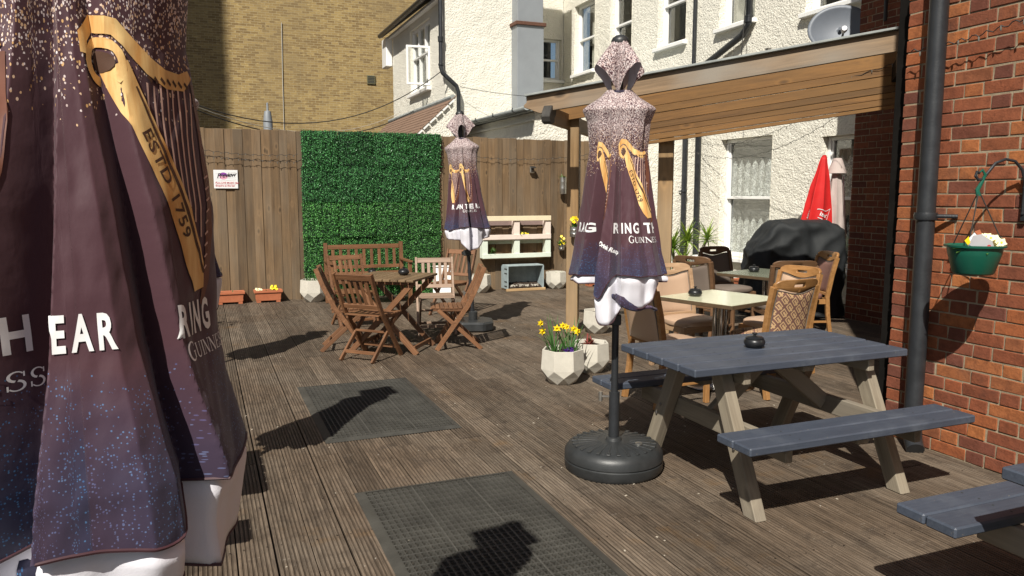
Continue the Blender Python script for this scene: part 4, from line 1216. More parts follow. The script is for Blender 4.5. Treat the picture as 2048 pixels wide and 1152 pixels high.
parasol('closed printed parasol standing on a round black base beside the blue picnic table', (2.05, 3.60), c_main, 1.0,
        lambda u: 1.088 + .008 * cos(4 * u + .4) - .125 * math.exp(-(wrap(u + .42) / .24) ** 2) - .02 * math.exp(-(wrap(u - 1.35) / .25) ** 2) - .02 * math.exp(-(wrap(u + 1.4) / .2) ** 2),
        lambda u: 1.050 - .115 * math.exp(-(wrap(u - .55) / .50) ** 4) - .205 * math.exp(-(wrap(u + .26) / .36) ** 4) - .02 * abs(sin(2.5 * u)), dec_main,
        flap=[(R_(-6), R_(70), 1.000, .905, .060, .88)], vent_rot=R_(8), nu=420, nv=110)
# 2 -- by the folding table
c_b = [(272, 1.0, 0), (290, .8, 4), (303, 1.0, 4), (322, .96, 6), (331, .68, 6), (342, 1.0, 4), (366, .98, -6), (376, .42, -18), (388, 1.0, -10), (410, .98, 0), (417, .8, 0), (430, 1.03, 0), (450, 1.0, 0)] + back
c_b = [((a % 360), k, t) for a, k, t in c_b]
def dec_b(can, S):
    add_harp(can, S, -.045, 1.70, k=.8, est=False)
    add_harp(can, S, -.26, 1.70, k=.8, est=False)
    slogan(can, S, 'RAIN THE RA', -.165, 1.300, .066, .008)
    brand(can, S, -.03, 1.262, .030)
parasol('closed printed parasol on a square black base right of the wooden folding table', (2.76, 8.03), c_b, 5.0,
        lambda u: 1.10 + .015 * cos(3 * u), lambda u: .99 - .14 * math.exp(-(wrap(u - .25) / .55) ** 2), dec_b, base='square', nu=200, nv=60, vent_rot=R_(40), lean=-.055, tall=1.035)
# 3 -- half hidden behind the big one, its cap and hem showing
parasol('closed printed parasol mostly hidden behind the big foreground one', (-.17, 4.05), c_b, 9.0,
        lambda u: 1.10 + .015 * cos(3 * u + 1), lambda u: 1.0 - .10 * math.exp(-(wrap(u - .9) / .6) ** 2),
        lambda can, S: (slogan(can, S, 'THE BAR', .10, 1.300), brand(can, S, -.2, 1.255)), nu=140, nv=60, turn=.2)
# 4 -- further back on the left, seen by its shadow on the deck
parasol('closed printed parasol at the far left behind the foreground ones, casting a long shadow', (-.25, 6.82), c_b, 13.0,
        lambda u: 1.10 + .015 * cos(3 * u + 2), lambda u: 1.0 - .10 * math.exp(-(wrap(u - .2) / .6) ** 2),
        lambda can, S: slogan(can, S, 'THE BAR', .10, 1.300), nu=120, nv=50, turn=-.3)
# 5 -- big one close to the camera
c_big = [(274, 1.0, 0), (305, .95, 0), (319, .85, 10), (328, 1.09, 25), (346, .60, 27), (349.5, 1.01, 24), (374, 1.03, -15), (383, .97, -24), (397, .70, -33), (401, 1.0, -33), (405, .99, -30), (446, .95, 0)] + back
c_big = [((a % 360), k, t) for a, k, t in c_big]
def dec_big(can, S):
    add_harp(can, S, .085, 1.685, k=1.0)
    add_harp(can, S, -.30, 1.70, k=1.0, est=False)
    slogan(can, S, 'H', -.100, 1.286, .070, .009, .50)
    slogan(can, S, 'EAR', -.034, 1.286, .070, .007, .54)
    slogan(can, S, 'RING', .1435, 1.286, .068, .009, .52)
    brand(can, S, .150, 1.247, .029)
    brand(can, S, -.245, 1.232, .034)
parasol('huge closed printed parasol filling the left edge of the picture', (-.19, 1.375), c_big, 21.0,
        lambda u: .995 + .018 * cos(3 * u + .5) + .085 * (1 / (1 + math.exp(-(wrap(u) - .62) * 16))) * (1 if wrap(u) < 2 else 0),
        lambda u: .945 - .03 * math.exp(-(wrap(u - .9) / .5) ** 2) - .05 * math.exp(-(wrap(u + .4) / .4) ** 2), dec_big,
        nu=620, nv=150, rs=.985, swell=.034, flap=[(R_(-30), R_(30), .99, .93, .06, .92)])

# ================================================================== PICNIC TABLES
def screws(parent, pts, r=.0045):
    m = MB()
    for x, y, z in pts: m.add([(x + r * cos(k * pi / 3), y + r * sin(k * pi / 3), z) for k in range(6)], [tuple(range(6))])
    tag(m.obj('screw', 'interior', parent, fix=False), kind='stuff')
def picnic(label, dx=0, dy=0):
    t = thing('picnic_table', label, 'picnic table', (2.73 + dx, 3.22 + dy, 0))
    X0, X1 = -.67, .65
    for i in range(5):       # top boards
        y = -.275 + .1375 * i
        o = beam('top_board', 'paint', t, (X0, y, .682), (X1 + rr.uniform(-.004, .004), y, .682 + rr.uniform(-.0015, .0015)), .1245, .038, bev=.005)
    for side in (-1, 1):
        for k in range(2):
            y = side * (.545 + .118 * k) if side > 0 else side * (.525 + .118 * k)
            beam('seat_board', 'paint', t, (X0 + .03, y, .420), (X1 + .05, y, .420), .112, .038, bev=.006)
    for x in (-.40, .50):
        for side in (-1, 1):
            beam('leg', 'bare', t, (x, side * .10, .66), (x, side * .465, .0), .07, .085, up=(1, 0, 0), bev=.004) if False else None
            # parallelogram leg cut level with the deck
            m = MB(); wy = .092; y1 = side * .16; y0 = side * .46; th = .032
            vs = [(-th, y0 - wy / 2, 0), (-th, y0 + wy / 2, 0), (-th, y1 + wy / 2, .655), (-th, y1 - wy / 2, .655)]
            c_ = Vector((0, (y0 + y1) / 2, .33)); d_ = Vector((0, y1 - y0, .655)).normalized()
            Mx = Matrix((d_, Vector((1, 0, 0)), d_.cross(Vector((1, 0, 0))))).transposed().to_4x4(); Mx.translation = c_
            Mi = Mx.inverted()
            P = [Mi @ Vector((a, b, c)) for a, b, c in vs] + [Mi @ Vector((th, b, c)) for a, b, c in vs]
            m.add(P, [(0, 1, 2, 3), (7, 6, 5, 4), (0, 4, 5, 1), (1, 5, 6, 2), (2, 6, 7, 3), (3, 7, 4, 0)])
            lg = m.obj('leg', 'bare', t, bev=.004); lg.matrix_basis = Matrix.Translation((x, 0, 0)) @ Mx
            MB().lathe([(0, .0), (.009, .0), (.008, .004), (0, .006)], 10, M=Matrix.Rotation(radians(-90), 4, 'Y')).obj('bolt', 'bolt', t, True, loc=(x - .038, side * .30, .355))
            MB().lathe([(0, .0), (.009, .0), (.008, .004), (0, .006)], 10, M=Matrix.Rotation(radians(-90), 4, 'Y')).obj('bolt', 'bolt', t, True, loc=(x - .038, side * .335, .30))
        sx = .058 if x < 0 else -.058
        beam('seat_bearer', 'bare', t, (x + sx, -.60, .352), (x + sx, .62, .352), .042, .095, bev=.004)
        beam('top_bearer', 'bare', t, (x + sx, -.30, .627), (x + sx, .30, .627), .042, .070, bev=.004)
    screws(t, [(bx + rr.uniform(-.01, .01), -.275 + .1375 * i + o_ + rr.uniform(-.006, .006), .7035) for bx in (-.35, .45, .03) for i in range(5) for o_ in (-.035, .035)] + [(bx + rr.uniform(-.01, .01), y + o_, .4402) for bx in (-.35, .45) for y in (-.643, -.525, .545, .663) for o_ in (-.03, .03)])
    beam('brace', 'bare', t, (-.32, .0, .36), (-.02, .0, .62), .042, .085, bev=.004)
    beam('brace', 'bare', t, (.42, .0, .36), (.08, .0, .62), .042, .085, bev=.004)
    beam('centre_batten', 'bare', t, (.03, -.30, .645), (.03, .30, .645), .07, .036, bev=.004)
    beam('seat_batten', 'bare', t, (.03, -.66, .385), (.03, -.50, .385), .07, .036, bev=.004)
    beam('seat_batten', 'bare', t, (.03, .52, .385), (.03, .68, .385), .07, .036, bev=.004)
    return t
pt = picnic('blue grey painted picnic table with bare timber legs beside the brick wall')
copy_tree(pt, 'blue grey picnic table cut off at the lower right corner of the picture', (2.83, 1.16, 0))
copy_tree(pt, 'unseen blue grey picnic table placed behind the big parasol on the left for its shadow', (-.83, 3.78, 0))  # unseen; added so its top throws a square-cornered shadow on the deck

# ================================================================== ASHTRAYS
def ashtray():
    t = thing('ashtray', 'round matt black lidded ashtray on the blue grey picnic table', 'ashtray', (2.66, 3.21, .7015), 0, 'lidded ashtrays on the tables')
    MB().lathe([(.03, 0), (.034, .0), (.040, .003), (.052, .016), (.055, .030), (.050, .043), (.040, .050), (.038, .046), (.0, .04)], 28).obj('bowl', 'pot_iron', t, True)
    MB().lathe([(.046, .047), (.047, .052), (.038, .058), (.015, .062), (.008, .064), (.007, .068), (.014, .072), (.013, .078), (.0, .080)], 28).obj('lid', 'pot_iron', t, True)
    MB().box(-.004, .004, -.0545, -.048, .036, .045).obj('notch', 'interior', t)
    return t
ash = ashtray()
copy_tree(ash, 'round black lidded ashtray on the cream cafe table', (3.58, 5.04, .7015)).rotation_euler.z = .5
copy_tree(ash, 'round black lidded ashtray on the olive green cafe table', (5.26, 6.40, .7015))
copy_tree(ash, 'round black lidded ashtray on the wooden folding table', (1.80, 7.30, .7215))
copy_tree(ash, 'round black lidded ashtray on the seat of the slatted garden bench', (2.13, 10.42, .424))

# ================================================================== FOLDING TABLE AND CHAIRS
ft = thing('folding_table', 'square slatted wooden folding table on crossed legs in front of the garden bench', 'table', (1.69, 7.31, 0), radians(54.7))
for i in range(9):
    beam('slat', 'table_top_wood', ft, (-.345, -.308 + .077 * i, .705), (.345, -.308 + .077 * i, .705), .070, .022, bev=.003)
for s_ in (-1, 1):
    beam('rail', 'teak', ft, (s_ * .27, -.33, .678), (s_ * .27, .33, .678), .03, .035)
    beam('leg', 'teak', ft, (s_ * .27, -.30, .67), (s_ * .27, .33, .0), .03, .052, up=(1, 0, 0) if False else (0, .7, .7))
    beam('leg', 'teak', ft, (s_ * .235, .30, .67), (s_ * .235, -.33, .0), .03, .052, up=(0, -.7, .7))
beam('stretcher', 'teak', ft, (-.27, .30, .06), (.27, .30, .06), .022, .04)
beam('stretcher', 'teak', ft, (-.235, -.30, .06), (.235, -.30, .06), .022, .04)
def folding_chair(label, loc, rz, mat='teak', group='folding wooden chairs round the table'):
    t = thing('folding_chair', label, 'chair', loc, rz, group)
    top = (-.26, .88)
    for s_ in (-1, 1):
        bar('rail', mat, t, [(s_ * .205, -.30, .885), (s_ * .205, -.235, .70), (s_ * .205, -.13, .47), (s_ * .205, .05, .20), (s_ * .205, .18, .0)], .024, .046)
        beam('leg', mat, t, (s_ * .175, .16, .43), (s_ * .175, -.27, .0), .022, .042, up=(0, .7, .7))
        beam('seat_rail', mat, t, (s_ * .172, -.16, .428), (s_ * .172, .21, .436), .022, .036)
    beam('top_rail', mat, t, (-.192, -.283, .848), (.192, -.283, .848), .022, .062, up=(0, -.33, .94))
    beam('back_rail', mat, t, (-.192, -.165, .545), (.192, -.165, .545), .022, .045, up=(0, -.33, .94))
    for k in range(5):
        x = -.128 + .064 * k
        beam('back_slat', mat, t, (x, -.170, .555), (x, -.275, .83), .034, .010, up=(0, 1, 0))
    t.scale = (.97, .97, .905)
    for k in range(9):
        y = -.150 + .045 * k
        beam('seat_slat', mat, t, (-.190, y, .455 - .006 * sin(pi * k / 8)), (.190, y, .455 - .006 * sin(pi * k / 8)), .038, .014, bev=.002)
    beam('stretcher', mat, t, (-.165, -.20, .085), (.165, -.20, .085), .018, .034)
    beam('stretcher', mat, t, (-.195, .125, .10), (.195, .125, .10), .018, .034)
    beam('stretcher', mat, t, (-.165, -.02, .27), (.165, -.02, .27), .018, .024)
    return t
def face(dx, dy): return atan2(dy, dx) - pi / 2
fc = folding_chair('orange wooden folding chair nearest the camera, seen from behind', (1.42, 7.00, 0), face(.72, .69))
copy_tree(fc, 'wooden folding chair turned side-on at the right of the folding table, by the parasol', (2.27, 7.20, 0), face(-.97, .25))
copy_tree(fc, 'wooden folding chair at the left end of the folding table', (1.30, 7.52, 0), face(.97, -.20))
copy_tree(fc, 'wooden folding chair tucked behind the left corner of the table, in front of the bench', (1.56, 8.72, 0), face(.15, -.98))
def regrain(t, mp):
    for ch in t.children:
        me = ch.data.copy(); me.materials[0] = MAT[mp]; ch.data = me
ce = copy_tree(fc, 'sun-bleached pale folding chair behind the right corner of the folding table', (2.32, 7.98, 0), face(-.22, -.98))
regrain(ce, 'teak_grey')
copy_tree(fc, 'reddish brown folding chair against the fence, behind the sun-bleached one', (2.85, 9.15, 0), face(-.75, -.65))

# garden bench
gb = thing('garden_bench', 'slatted wooden garden bench against the green leaf panels', 'bench', (2.10, 10.55, 0), 0); gb.scale = (1, 1, .92)
for s_ in (-1, 1):
    beam('leg', 'teak', gb, (s_ * .53, .20, 0), (s_ * .53, .27, .90), .05, .05, up=(0, 1, 0)); beam('leg', 'teak', gb, (s_ * .53, -.25, 0), (s_ * .53, -.25, .62), .05, .05, up=(0, 1, 0))
    beam('armrest', 'teak', gb, (s_ * .53, -.30, .635), (s_ * .53, .25, .635), .06, .028)
beam('top_rail', 'teak', gb, (-.50, .262, .835), (.50, .262, .835), .028, .065)
beam('back_rail', 'teak', gb, (-.50, .238, .53), (.50, .238, .53), .028, .05)
for k in range(9): beam('back_slat', 'teak', gb, (-.43 + .1075 * k, .240, .55), (-.43 + .1075 * k, .262, .81), .042, .014, up=(0, 1, 0))
for k in range(6): beam('seat_slat', 'teak', gb, (-.53, -.24 + .085 * k, .447), (.53, -.24 + .085 * k, .447), .07, .022)
beam('front_rail', 'teak', gb, (-.50, -.25, .405), (.50, -.25, .405), .025, .06)
# white folded board leaning behind the chairs
wb = thing('folded_board', 'plain white board standing on the deck behind the pale folding chair', 'board', (3.22, 10.75, 0), radians(-18))
for s_ in (-1, 1):
    o = MB().box(-.13, .13, -.008, .008, 0, .46).obj('panel', 'white_paint', wb, bev=.004); o.rotation_euler = (radians(9) * s_, 0, 0); o.location = (0, s_ * .075, 0)
MB().box(-.135, .135, -.03, .03, .445, .465).obj('handle', 'white_paint', wb, bev=.004)

# ================================================================== CAFE TABLES AND BANQUET CHAIRS
def cafe(label, loc, rz, half, topmat):
    t = thing('cafe_table', label, 'table', loc, rz)
    MB().box(-half, half, -half, half, .6985, .7015).obj('table_top', topmat, t)
    MB().box(-half - .001, half + .001, -half - .001, half + .001, .668, .698).obj('edge', 'darkedge', t, bev=.003)
    for s_ in ((-1, -1), (1, 1), (-1, 1), (1, -1)):
        MB().tube([(s_[0] * .03, s_[1] * .03, .04), (s_[0] * .03, s_[1] * .03, .66)], .021, 10).obj('column', 'chrome', t, True)
    MB().box(-.16, .16, -.16, .16, .648, .668).obj('top_plate', 'black_iron', t)
    MB().lathe([(.27, 0), (.275, .008), (.26, .018), (.10, .034), (.06, .05), (0, .05)], 40).obj('foot', 'chrome', t, True)
    return t
cafe('square cream topped cafe table on a chrome column, nearest the picnic table', (3.74, 4.92, 0), radians(17), .34, 'cream_top')
cafe('square olive green topped cafe table further under the pergola', (5.34, 6.26, 0), radians(16), .37, 'green_top')

def banquet(label, loc, rz, wood, cloth, backcloth=None):
    t = thing('banquet_chair', label, 'chair', loc, rz, 'upholstered chairs round the cafe tables'); t.scale = (.98, .98, .93)
    W2 = .215
    yb = lambda z: -.20 - .10 * max(0, (z - .45) / .5) ** 1.3
    curve = lambda x: -.035 * (1 - (x / W2) ** 2)
    for s_ in (-1, 1):
        bar('leg', wood, t, [(s_ * .205, -.255, 0), (s_ * .205, -.215, .25), (s_ * .205, -.20, .45), (s_ * .210, yb(.7), .70), (s_ * .213, yb(.90), .90)], .034, .042)
        beam('leg', wood, t, (s_ * .19, .20, 0), (s_ * .195, .19, .43), .036, .036, up=(0, 1, 0))
        beam('side_rail', wood, t, (s_ * .198, -.19, .400), (s_ * .195, .19, .405), .022, .055)
        beam('stretcher', wood, t, (s_ * .198, -.22, .17), (s_ * .192, .19, .17), .016, .025)
    beam('front_rail', wood, t, (-.18, .195, .405), (.18, .195, .405), .022, .055)
    beam('rear_rail', wood, t, (-.19, -.195, .41), (.19, -.195, .41), .022, .055)
    # top rail with hand slot and swept lower edge
    m = MB(); nx = 24
    def P(x, z, k): return (x, yb(z) + curve(x) + k, z)
    xs = [-W2 + 2 * W2 * i / nx for i in range(nx + 1)]
    def zlow(x): return .868 - .020 * cos(pi * x / W2) if True else .86
    def ztop(x): return .955 - .030 * (abs(x) / W2) ** 8
    sl = .058
    rows = lambda x: [zlow(x), .893, .915, ztop(x)]
    for k in (-.014, .014):
        for x in xs:
            for z in rows(x): m.v.append(P(x, z, k))
    N = (nx + 1) * 4
    hole = lambda i, r: r == 1 and abs((xs[i] + xs[i + 1]) / 2) < sl
    for i in range(nx):
        for r in range(3):
            if hole(i, r): continue
            a = i * 4 + r; q = (a, a + 4, a + 5, a + 1)
            m.f.append(q); m.f.append(tuple(v + N for v in reversed(q)))
    for i in range(nx):
        for r in (0, 3):
            a = i * 4 + r; m.f.append((a, a + N, a + 4 + N, a + 4))
        if hole(i, 1):
            for r in (1, 2): a = i * 4 + r; m.f.append((a, a + 4, a + 4 + N, a + N))
    for i in range(nx + 1):
        if i in (0, nx): rg = range(3)
        elif (hole(min(i, nx - 1), 1) != hole(i - 1, 1)): rg = (1,)
        else: rg = ()
        for r in rg: a = i * 4 + r; m.f.append((a, a + 1, a + 1 + N, a + N))
    m.obj('top_rail', wood, t, True, bev=.003)
    # upholstered back: front and rear skins
    def pan(k, mat, nm):
        def f(s, q):
            x = -.185 + .37 * s; z = .50 + (zlow(x) - .012 - .50) * q
            e = min(1, min(s, 1 - s) * 9) * min(1, min(q, 1 - q) * 9)
            return Vector((x, yb(z) + curve(x) + k * (.010 + .012 * e ** .5), z))
        g = MB().grid(f, 18, 18); me = g.mesh(nm, mat, True, 0, False)
        la = me.uv_layers.new(name='UVMap')
        for l in me.loops: v = me.vertices[l.vertex_index].co; la.data[l.index].uv = (v.x, v.z)
        if k < 0: me.flip_normals()
        return link(nm, me, t)
    pan(1, cloth, 'back_cushion'); pan(-1, backcloth or cloth, 'back_panel')
    pts = []
    for k in (1, -1):
        ring = [(-.185, z) for z in (.50, .6, .7, .8)] + [(x, zlow(x) - .012) for x in (-.185, -.12, -.06, 0, .06, .12, .185)] + [(.185, z) for z in (.8, .7, .6, .50)]
        MB().tube([(x, yb(z) + curve(x) + k * .012, z) for x, z in ring], .0045, 6).obj('piping', 'leather_dark' if cloth != 'leather_dark' else 'darkedge', t, True)
    beam('lower_back_rail', wood, t, (-.20, -.206, .487), (.20, -.206, .487), .026, .032)
    # seat cushion: rounded square
    m = MB(); prof = [(.82, .0), (.97, .006), (1.0, .024), (.98, .044), (.90, .058), (.6, .070), (.0, .076)]; seg = 40
    for k, z in prof:
        for i in range(seg):
            a = 2 * pi * i / seg; ca, sa = cos(a), sin(a)
            e = 1 / ((abs(ca) ** 3.2 + abs(sa) ** 3.2) ** (1 / 3.2))
            m.v.append((.225 * k * e * ca * (1 - .08 * (sa < 0) * abs(sa)), .015 + .215 * k * e * sa, .428 + z))
    for j in range(len(prof) - 1):
        for i in range(seg): m.f.append((j * seg + i, j * seg + (i + 1) % seg, (j + 1) * seg + (i + 1) % seg, (j + 1) * seg + i))
    m.f.append(tuple(reversed(range(seg))))
    me = m.mesh('seat', cloth, True, 0, False); la = me.uv_layers.new(name='UVMap')
    for l in me.loops: v = me.vertices[l.vertex_index].co; la.data[l.index].uv = (v.x, v.y)
    link('seat', me, t)
    return t
banquet('tan leather chair facing right at the near cream table, behind the main parasol', (3.13, 4.70, 0), face(.97, .05), 'chairwood', 'leather')
banquet('tan leather chair with pale frame beyond the cream table, facing the camera', (3.85, 5.50, 0), face(.05, -1), 'chairwood_pale', 'leather')
banquet('golden wood chair with greek key patterned back and seat, beside the cream table', (3.97, 4.68, 0), face(-.08, 1.0), 'chairwood', 'greek')
banquet('golden wood chair with plain tan back just behind the patterned one', (4.45, 5.13, 0), face(-.93, -.10), 'chairwood', 'leather', 'leather')
banquet('brown framed chair between the patterned chair and the olive table', (5.18, 5.90, 0), face(.30, .95), 'chairwood_dark', 'leather_dark', 'leather_dark')
banquet('grey backed chair beyond the left corner of the olive table, facing the camera', (5.60, 7.22, 0), face(.05, -1), 'chairwood_dark', 'leather_dark', 'leather_dark')
banquet('dark brown chair left of the olive table, partly behind the grey backed one', (4.80, 6.55, 0), face(.90, .35), 'chairwood_dark', 'leather_dark', 'leather_dark')
banquet('plum backed chair seen side-on at the right of the olive table', (5.95, 6.47, 0), face(-.95, .30), 'chairwood', 'leather_plum', 'leather_plum')

# ================================================================== RUBBER MATS with real holes
def rubber_mat(label, x0, x1, y0, y1):
    t = thing('rubber_mat', label, 'mat', ((x0 + x1) / 2, (y0 + y1) / 2, 0), rr.uniform(-.004, .004), 'black rubber mats on the deck')
    w, h = (x1 - x0) / 2, (y1 - y0) / 2; b = .045; zt = .013
    m = MB()
    o = [(-w, -h), (w, -h), (w, h), (-w, h)]; i_ = [(-w + b, -h + b), (w - b, -h + b), (w - b, h - b), (-w + b, h - b)]
    m.v = [(x, y, .002) for x, y in o] + [(x, y, zt) for x, y in i_]
    m.f = [(k, (k + 1) % 4, 4 + (k + 1) % 4, 4 + k) for k in range(4)]
    m.obj('bevelled_edge', 'rubber', t, fix=False)
    # lattice: hexagonal rings staggered
    p = .029; cols = int((2 * w - 2 * b) / p); px = (2 * w - 2 * b) / cols; rows = int((2 * h - 2 * b) / (p * .9)); py = (2 * h - 2 * b) / rows
    V = []; Fc = []
    for r in range(rows):
        for c in range(cols):
            if (c % max(1, cols // 3)) == 0 and c: pass
            cx = -w + b + px * (c + .5); cy = -h + b + py * (r + .5); base = len(V)
            cell = [(-px / 2, -py / 2), (0, -py / 2), (px / 2, -py / 2), (px / 2, py / 2), (0, py / 2), (-px / 2, py / 2)]
            rx, ry = px * .36, py * .42; sg = 1 if r % 2 else -1
            hexa = [(-rx, -ry * .8), (0 + sg * rx * .2, -ry * 1.1), (rx, -ry * .8), (rx, ry * .8), (sg * rx * .2, ry * 1.1), (-rx, ry * .8)]
            V += [(cx + a, cy + d, zt - .002) for a, d in cell] + [(cx + a, cy + d, zt - .0005 + .001 * sg) for a, d in hexa] + [(cx + a, cy + d, .002) for a, d in hexa]
            for k in range(6):
                k2 = (k + 1) % 6
                Fc.append((base + k, base + k2, base + 6 + k2, base + 6 + k)); Fc.append((base + 6 + k, base + 6 + k2, base + 12 + k2, base + 12 + k))
    me = bpy.data.meshes.new('lattice'); me.from_pydata(V, [], Fc); me.materials.append(MAT['rubber'])
    tag(link('lattice', me, t), kind='stuff')
    for q in (1, 2):
        beam('seam', 'bolt' if False else 'rubber_worn', t, (-w + 2 * w * q / 3, -h + b, zt + .0005), (-w + 2 * w * q / 3, h - b, zt + .0005), .006, .003, bev=.001)
MAT['rubber_worn'] = plain('worn pale rubber seam', (.070, .067, .058), .7, 0, .4, 60)
rubber_mat('black rubber ring mat lying on the deck below the folding table', .635, 1.50, 4.60, 6.08)
rubber_mat('black rubber ring mat at the bottom of the picture', .650, 1.505, 2.28, 3.757)

# ================================================================== ARTIFICIAL LEAF PANELS on the fence
def leaf_panel(seed, mat):
    rv = random.Random(seed); m = MB()
    for i in range(2700):
        x, z = rv.uniform(-.254, .254), rv.uniform(-.254, .254)
        ed = max(abs(x), abs(z)) / .254; y = -rv.uniform(.002, .085) * (1 - .62 * ed ** 5) * (.8 + .35 * noise.noise(Vector((x * 9, z * 9, seed))))
        d = Vector((rv.uniform(-1, 1), rv.uniform(-1.3, .1), rv.uniform(-.6, 1))).normalized()
        u = d.cross(Vector((rv.uniform(-1, 1), rv.uniform(-1, 1), rv.uniform(-1, 1)))).normalized()
        L, w = rv.uniform(.013, .022), rv.uniform(.005, .009); p = Vector((x, y, z)); fo = d.cross(u) * .002
        b = len(m.v)
        m.v += [tuple(p), tuple(p + d * L * .5 + u * w), tuple(p + d * L), tuple(p + d * L * .5 - u * w)]
        m.f.append((b, b + 1, b + 2, b + 3))
    return m.mesh('leaf_panel', mat, False, 0, False)
LPm = [leaf_panel(i, 'hedge' if i < 3 else 'hedge_yellow') for i in range(6)]
gw = thing('artificial_hedge', 'large square of artificial green leaf panels fixed to the fence', 'leaf wall', (1.33, 11.31, .0))
for r in range(5):
    for c in range(4):
        o = link('leaf_panel', LPm[(rr.randrange(3) + (3 if r in (0, 1, 2) else 0))], gw)
        o.location = (.255 + .508 * c + rr.uniform(-.006, .006) + (.02 if r == 4 else 0), -.004 - .030 * rr.random(), .12 + .505 * r - .003)
        o.rotation_euler = (rr.uniform(-.04, .04), rr.uniform(-.018, .018), rr.uniform(-.03, .03))
        MB().box(-.25, .25, -.004, .0, -.25, .25).obj('backing', 'hedge_back', o)

# ================================================================== PLANTERS AND PLANTS
def concrete_pot(label, loc, s=1.0, rz=0.0, group='faceted pale planters'):
    t = thing('faceted_planter', label, 'planter', loc, rz, group); n = 7; m = MB()
    R = [(.152, .275, 0), (.168, .275, 0), (.178, .120, 0), (.156, .062, .5), (.105, 0, 0)]
    rings = []
    for r, z, ph in R:
        rings.append(len(m.v)); m.v += [(r * s * cos(2 * pi * (k + ph) / n), r * s * sin(2 * pi * (k + ph) / n), z * s) for k in range(n)]
    a, b, c, d, e = rings
    for k in range(n):
        k2 = (k + 1) % n
        m.f += [(a + k, a + k2, b + k2, b + k), (b + k, b + k2, c + k2, c + k), (c + k, c + k2, d + k), (c + k2, d + k2, d + k), (d + k, d + k2, e + k2), (d + k, e + k2, e + k)]
    m.f.append(tuple(e + k for k in reversed(range(n))))
    inn = len(m.v); m.v += [(.145 * s * cos(2 * pi * k / n), .145 * s * sin(2 * pi * k / n), .235 * s) for k in range(n)]
    for k in range(n): m.f.append((inn + k, inn + (k + 1) % n, a + (k + 1) % n, a + k))
    m.obj('pot', 'concrete', t, bev=.0015)
    MB().grid(lambda q, v: Vector((.146 * s * v * cos(2 * pi * q), .146 * s * v * sin(2 * pi * q), (.238 + .012 * noise.noise(Vector((q * 9, v * 7, s * 5)))) * s)), 16, 4, closed=True).obj('soil', 'soil', t, fix=False)
    return t
P1 = (2.63, 5.46, 0)
concrete_pot('pale faceted planter of daffodils and violas, nearest the camera', P1, 1.0, .3)
P2 = (3.02, 5.72, 0)
concrete_pot('pale faceted planter of reddish succulent just behind the daffodils', P2, .93, .1)
concrete_pot('pale faceted planter of green shoots left of the wooden chairs, below the leaf panels', (1.43, 11.02, 0), 1.12, .5)
concrete_pot('pale faceted planter standing right of the painted pallet', (5.22, 11.10, 0), .98, .2)
concrete_pot('pale faceted planter half hidden behind the back parasol, left of the pallet', (3.92, 11.08, 0), 1.0, .6)
concrete_pot('pale faceted planter glimpsed under the hem of the main parasol', (3.95, 7.35, 0), .9, .4)

_lf = {}
def blade_mesh(name, L, w, bend, mat, fold=.25, n=5):
    key = (name, L, w, bend, mat)
    if key in _lf: return _lf[key]
    m = MB()
    for i in range(n + 1):
        t = i / n; ww = w * (1 - t ** 2.2) * (.55 + .45 * min(1, t * 5)); x = bend * t * t * L; z = L * t * (1 - .35 * abs(bend) * t)
        m.v += [(x, -ww, z), (x + fold * ww, 0, z), (x, ww, z)]
    for i in range(n):
        a = i * 3; m.f += [(a, a + 1, a + 4, a + 3), (a + 1, a + 2, a + 5, a + 4)]
    _lf[key] = m.mesh(name, mat, True, 0, False); return _lf[key]
def add_leaf(parent, me, p, az, tilt, roll=0, name='leaf', s=1.0):
    o = link(name, me, parent, p); o.rotation_euler = (Matrix.Rotation(az, 3, 'Z') @ Matrix.Rotation(tilt, 3, 'Y') @ Matrix.Rotation(roll, 3, 'Z')).to_euler(); o.scale = (s, s, s); return o
def daffodil_head(parent, p, az, tilt, s=1.0, name='flower'):
    f = link(name, _daff_me(), parent, p); f.rotation_euler = (Matrix.Rotation(az, 3, 'Z') @ Matrix.Rotation(tilt, 3, 'Y')).to_euler(); f.scale = (s, s, s); return f
def _daff_me():
    if 'd' in _lf: return _lf['d']
    m = MB()
    for k in range(6):
        a = 2 * pi * k / 6; ca, sa = cos(a), sin(a)
        m.add([(0, 0, .0), (.016 * ca - .010 * sa, .016 * sa + .010 * ca, .004), (.036 * ca, .036 * sa, .0), (.016 * ca + .010 * sa, .016 * sa - .010 * ca, .004)], [(0, 1, 2, 3)])
    m.lathe([(.008, .0), (.009, .016), (.014, .027), (.012, .026), (.006, .004)], 10)
    _lf['d'] = m.mesh('flower', 'yellow_petal', True, 0, False); return _lf['d']
def small_flower_me(mat, r=.016):
    key = ('sf', mat, r)
    if key in _lf: return _lf[key]
    m = MB()
    for k in range(5):
        a = 2 * pi * k / 5; ca, sa = cos(a), sin(a)
        m.add([(0, 0, 0), (r * .6 * ca - r * .45 * sa, r * .6 * sa + r * .45 * ca, .003), (r * 1.1 * ca, r * 1.1 * sa, .002), (r * .6 * ca + r * .45 * sa, r * .6 * sa - r * .45 * ca, .003)], [(0, 1, 2, 3)])
    _lf[key] = m.mesh('flower', mat, True, 0, False); return _lf[key]
